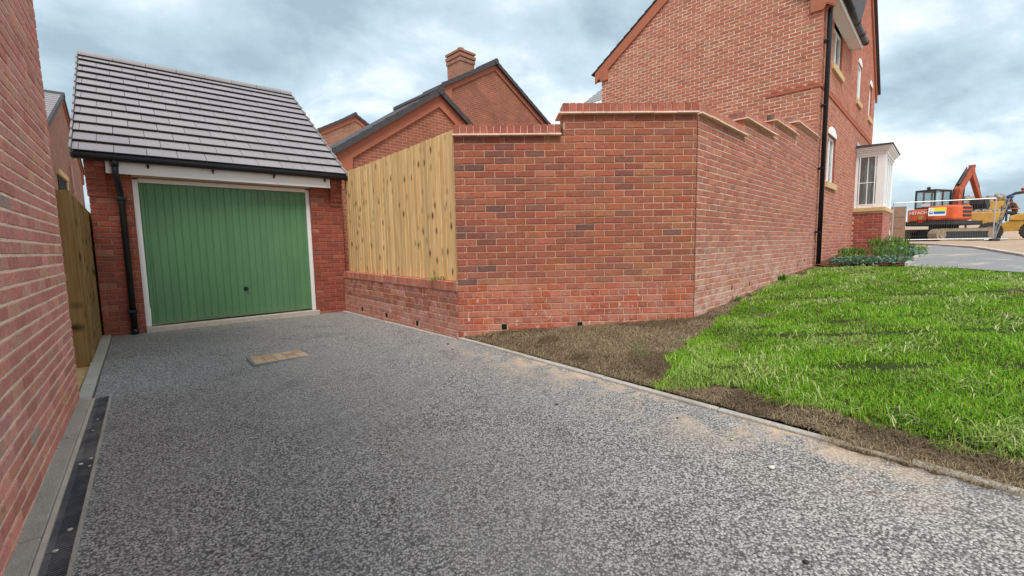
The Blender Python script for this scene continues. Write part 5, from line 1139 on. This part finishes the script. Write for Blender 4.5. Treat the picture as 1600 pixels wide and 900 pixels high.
for y in (-0.12, 0.12): m.tube([(-0.12, y, 0.03), (0.22, y, 1.7)], 0.022, 8)
for z in (0.25, 0.5, 0.75, 1.1, 1.4, 1.65): m.tube([(-0.12 + 0.2 * z, -0.12, z), (-0.12 + 0.2 * z, 0.12, z)], 0.016, 8)
m.tube([(-0.4, 0, 0.04), (0.3, 0, 0.06)], 0.045, 8); m.obj('frame', 'steel_grey', r2)
SG = 0.86; r3 = thing('safety_sign', 'white safety sign with yellow band and blue symbol hung on the mesh fence', 'sign', (p0.x + d.x * 0.36, p0.y + d.y * 0.36, zy(*p0) + 1.10), ang(d))
yb = -0.035; r3.scale = (SG, 1, SG)
box('board', 'sign_white', r3, 0, 0.66, yb, yb + 0.006, 0, 0.40); box('yellow_band', 'sign_yellow', r3, 0.2, 0.655, yb - 0.004, yb - 0.001, 0.225, 0.395); box('blue_band', 'sign_blue', r3, 0.2, 0.62, yb - 0.004, yb - 0.001, 0.09, 0.205)
m = MB(); m.tube([(0.1, yb - 0.004, 0.15), (0.1, yb - 0.001, 0.15)], 0.07, 20); m.obj('blue_symbol', 'sign_blue', r3); m = MB(); m.tube([(0.1, yb - 0.007, 0.165), (0.1, yb - 0.005, 0.165)], 0.03, 14); m.obj('symbol_figure', 'sign_white', r3)
m = MB(); m.prism([(0.04, 0.29), (0.16, 0.29), (0.10, 0.385)], 'y', yb - 0.004, yb - 0.001); m.obj('warning_triangle', 'sign_yellow', r3)

# site dumper and its driver (sideways on, skip to the left)
ddx, ddy = 26.6, 23.6; fwd = Vector((-0.663, 0.749)); r = DU = thing('dumper', 'muddy yellow site dumper with raised roll bar, right of the excavator', 'dumper', (ddx, ddy, zy(ddx, ddy) - 0.02), ang(fwd))
for x in (0.55, -0.98):
    for y in (-0.85, 0.85):
        m = MB(); rr = 0.47; ring = []
        m.tube([(x, y - 0.2, 0.47), (x, y + 0.2, 0.47)], rr, 24); wh = m.obj('wheel', 'rubber', DU)
        m = MB()
        for k in range(20): a = k * math.pi / 10; m.tube([(x + rr * math.cos(a), y - 0.19, 0.47 + rr * math.sin(a)), (x + rr * math.cos(a + 0.16), y + 0.19, 0.47 + rr * math.sin(a + 0.16))], 0.035, 5)
        m.obj('tread', 'rubber', wh); m = MB(); m.tube([(x, y - 0.215, 0.47), (x, y + 0.215, 0.47)], 0.26, 16); m.obj('rim', 'track_mud', wh); m = MB(); m.tube([(x, y - 0.23, 0.47), (x, y + 0.23, 0.47)], 0.07, 10); m.obj('hub', 'copper', wh)
m = MB(); m.prism([(-1.6, 0.5), (0.3, 0.45), (0.3, 0.8), (-0.1, 1.0), (-1.6, 0.95)], 'y', -0.5, 0.5); m.obj('chassis', 'machine_yellow', DU)
m = MB(); lo_ = [(0.35, 0.85), (0.95, 0.85), (1.6, 1.42), (1.52, 1.52), (0.1, 1.5), (0.05, 1.42)]; m.prism(lo_, 'y', -0.95, 0.95); sk = m.obj('skip', 'machine_yellow', DU, bevel=0.03)
m = MB()
for i in range(70): m.ball((random.uniform(0.2, 1.45), random.uniform(-0.85, 0.85), 1.48 + random.uniform(0, 0.10)), random.uniform(0.04, 0.11), 7, 5, 0.25)
m.obj('skip_load', 'rubble', DU, kind='stuff')
box('sticker', 'sticker_green', sk, 0.35, 0.75, -0.957, -0.952, 1.08, 1.36); box('sticker', 'sign_white', sk, 0.95, 1.2, -0.957, -0.952, 1.25, 1.32)
m = MB(); m.prism([(-1.6, 0.96), (-0.1, 1.01), (-0.1, 1.25), (-0.6, 1.4), (-1.6, 1.4)], 'y', -0.55, 0.55); m.obj('engine_hood', 'machine_yellow', DU, bevel=0.04)
box('driver_seat', 'machine_black', DU, -0.5, -0.12, -0.25, 0.25, 1.25, 1.38)
m = MB()
for y in (-0.5, 0.5): m.tube([(0.0, y, 1.0), (0.02, y, 2.1), (-0.06, y, 2.32), (-0.25, y, 2.45), (-0.5, y, 2.48), (-1.5, y, 2.48)], 0.045, 8)
m.tube([(0.0, -0.5, 2.15), (0.0, 0.5, 2.15)], 0.03, 8); m.obj('roll_bar', 'mirror_grey', DU)
m = MB(); m.tube([(-0.5, -0.5, 2.48), (-0.5, -0.5, 2.62)], 0.02, 8); m.ball((-0.5, -0.5, 2.68), 0.08, 10, 6); m.obj('beacon', 'lamp_red', DU)
m = MB(); m.tube([(0.1, 0, 1.2), (0.2, 0, 1.66)], 0.03, 8); m.tube([(0.2 + 0.0, 0.17 * math.cos(a), 1.66 + 0.17 * math.sin(a)) for a in np.linspace(0, 2 * math.pi, 13)], 0.018, 6); m.obj('steering_wheel', 'machine_black', DU)
# driver: one continuous skinned body, leaning forward
def person(name, label, mw_):
    r = thing(name, label, 'person', mw_[0], mw_[1]); J = {'pel': (0, 0, 0.02, .15), 'bel': (0.04, 0, 0.2, .15), 'che': (0.12, 0, 0.42, .165), 'nec': (0.18, 0, 0.58, .065), 'hd1': (0.22, 0, 0.68, .085), 'hd2': (0.25, 0, 0.80, .085)}
    E = [('pel', 'bel'), ('bel', 'che'), ('che', 'nec'), ('nec', 'hd1'), ('hd1', 'hd2')]
    for s_, q in (('l', 1), ('r', -1)):
        J.update({'sh' + s_: (0.14, 0.19 * q, 0.49, .075), 'el' + s_: (0.28, 0.26 * q, 0.25, .05), 'wr' + s_: (0.46, 0.16 * q, 0.28, .035), 'ha' + s_: (0.54, 0.14 * q, 0.31, .035), 'hi' + s_: (0.02, 0.1 * q, 0.0, .10), 'kn' + s_: (0.42, 0.14 * q, 0.05, .075), 'an' + s_: (0.45, 0.14 * q, -0.35, .05), 'to' + s_: (0.6, 0.15 * q, -0.42, .045)})
        E += [('che', 'sh' + s_), ('sh' + s_, 'el' + s_), ('el' + s_, 'wr' + s_), ('wr' + s_, 'ha' + s_), ('pel', 'hi' + s_), ('hi' + s_, 'kn' + s_), ('kn' + s_, 'an' + s_), ('an' + s_, 'to' + s_)]
    ks = list(J); me = bpy.data.meshes.new('body'); me.from_pydata([J[k][:3] for k in ks], [(ks.index(a), ks.index(b)) for a, b in E], []); o = link('body', me, r)
    o.modifiers.new('skin', 'SKIN'); 
    for i, k in enumerate(ks): me.skin_vertices[0].data[i].radius = (J[k][3], J[k][3]); me.skin_vertices[0].data[i].use_root = (k == 'pel')
    sb = o.modifiers.new('sub', 'SUBSURF'); sb.levels = 1; sb.render_levels = 1; me.materials.append(M['cloth_dark'])
    m = MB(); m.ball((0.265, 0, 0.79), 0.098, 14, 10, 0, (1, 0.85, 1.15)); m.ball((0.365, 0, 0.775), 0.02, 8, 5); m.obj('face', 'skin', r, True)
    m = MB(); m.ball((0.25, 0, 0.87), 0.135, 16, 10, 0, (1.1, 0.95, 0.85)); m.tube([(0.27, 0, 0.845), (0.27, 0, 0.86)], 0.15, 18); m.obj('helmet', 'helmet_blue', r, True)
    m = MB()
    for q in (1, -1): m.tube([(0.27, 0.1 * q, 0.2), (0.30, 0.11 * q, 0.42), (0.2, 0.1 * q, 0.60), (0.03, 0.1 * q, 0.5), (-0.08, 0.1 * q, 0.2)], 0.032, 6)
    m.tube([(0.18 * math.cos(a) + 0.06, 0.19 * math.sin(a), 0.22) for a in np.linspace(0, 2 * math.pi, 17)], 0.03, 6); m.obj('vest', 'vest_orange', r, True)
    m = MB()
    for q in (1, -1):
        for f in range(4): m.tube([(0.54, 0.115 * q + f * 0.016 * q, 0.31), (0.60, 0.115 * q + f * 0.016 * q, 0.325), (0.62, 0.115 * q + f * 0.016 * q, 0.295)], 0.009, 6)
        m.tube([(0.53, 0.12 * q, 0.31), (0.57, 0.085 * q, 0.30)], 0.010, 6)
    m.obj('fingers', 'skin', r, True); return r
sv = Vector((ddx, ddy)) + fwd * -0.32
person('person', 'seated driver in blue hard hat and orange vest on the dumper', ((sv.x, sv.y, zy(ddx, ddy) + 1.40), ang(fwd)))

# other site things
r = thing('site_cabin', 'cream site cabin with dark roof edge behind the excavator', 'cabin', (26.0, 30.5, zy(26, 30.5)), math.radians(-42))
box('cabin_wall', 'cream_cabin', r, -3.6, 0.0, 0, 2.4, 0.1, 2.95); box('cabin_roof', 'machine_black', r, -3.75, 0.15, -0.12, 2.5, 2.951, 3.1); 
for x in (-3.0, -1.6): box('cabin_window', 'frosted_glass', r, x, x + 0.9, -0.012, -0.002, 1.3, 2.2)
for i, (x, y, h_) in enumerate(((20.55, 24.1, 1.75), (21.3, 24.2, 1.9))):
    r = thing('brick_pack', ('shorter ' if i == 0 else 'taller ') + 'brown wrapped pack of bricks stacked between the bay and excavator', 'brick pack', (x, y, zy(x, y)), math.radians(-40), 'wrapped packs of bricks')
    box('pallet', 'fence_timber', r, -0.34, 0.34, -0.3, 0.3, 0, 0.12)
    for k in range(3): box('pack', 'brown_wrap', r, -0.32 + 0.01 * k, 0.32, -0.28, 0.28, 0.121 + k * (h_ - 0.12) / 3, 0.115 + (k + 1) * (h_ - 0.12) / 3, 0.02)
r = thing('trestle', 'white metal frame trestle in front of the brown brick packs', 'trestle', (18.9, 22.3, zy(18.9, 22.3)), math.radians(-40))
for nm, pts in (('leg', [(-0.3, 0, 0), (-0.2, 0, 0.9)]), ('leg', [(0.3, 0, 0), (0.2, 0, 0.9)]), ('rail', [(-0.28, 0, 0.9), (0.28, 0, 0.9)]), ('rail', [(-0.3, 0, 0.12), (0.3, 0, 0.12)])): m = MB(); m.tube(pts, 0.035, 8); m.obj(nm, 'rope_white', r)
m = MB(); m.box(-0.24, 0.24, 0.0, 0.01, 0.15, 0.88); m.obj('mesh_panel', 'galv', r)
r = thing('hopper', 'yellow material hopper standing behind the excavator arm', 'hopper', (29.3, 27.3, zy(29.3, 27.3)), math.radians(-45))
m = MB(); m.prism([(-1.0, 2.3), (1.0, 2.3), (0.8, 1.3), (-0.8, 1.3)], 'y', -0.6, 0.6); m.obj('bin', 'machine_yellow', r); m = MB()
for x in (-0.75, 0.72):
    for y in (-0.5, 0.5): m.box(x, x + 0.08, y - 0.04, y + 0.04, 0, 1.3)
m.obj('stand', 'machine_black', r)
m = MB()
for i in range(40): m.ball((random.uniform(-0.85, 0.85), random.uniform(-0.5, 0.5), 2.33 + random.uniform(0, 0.25)), random.uniform(0.1, 0.22), 7, 5, 0.3)
m.obj('rubble_load', 'rubble', r, kind='stuff')
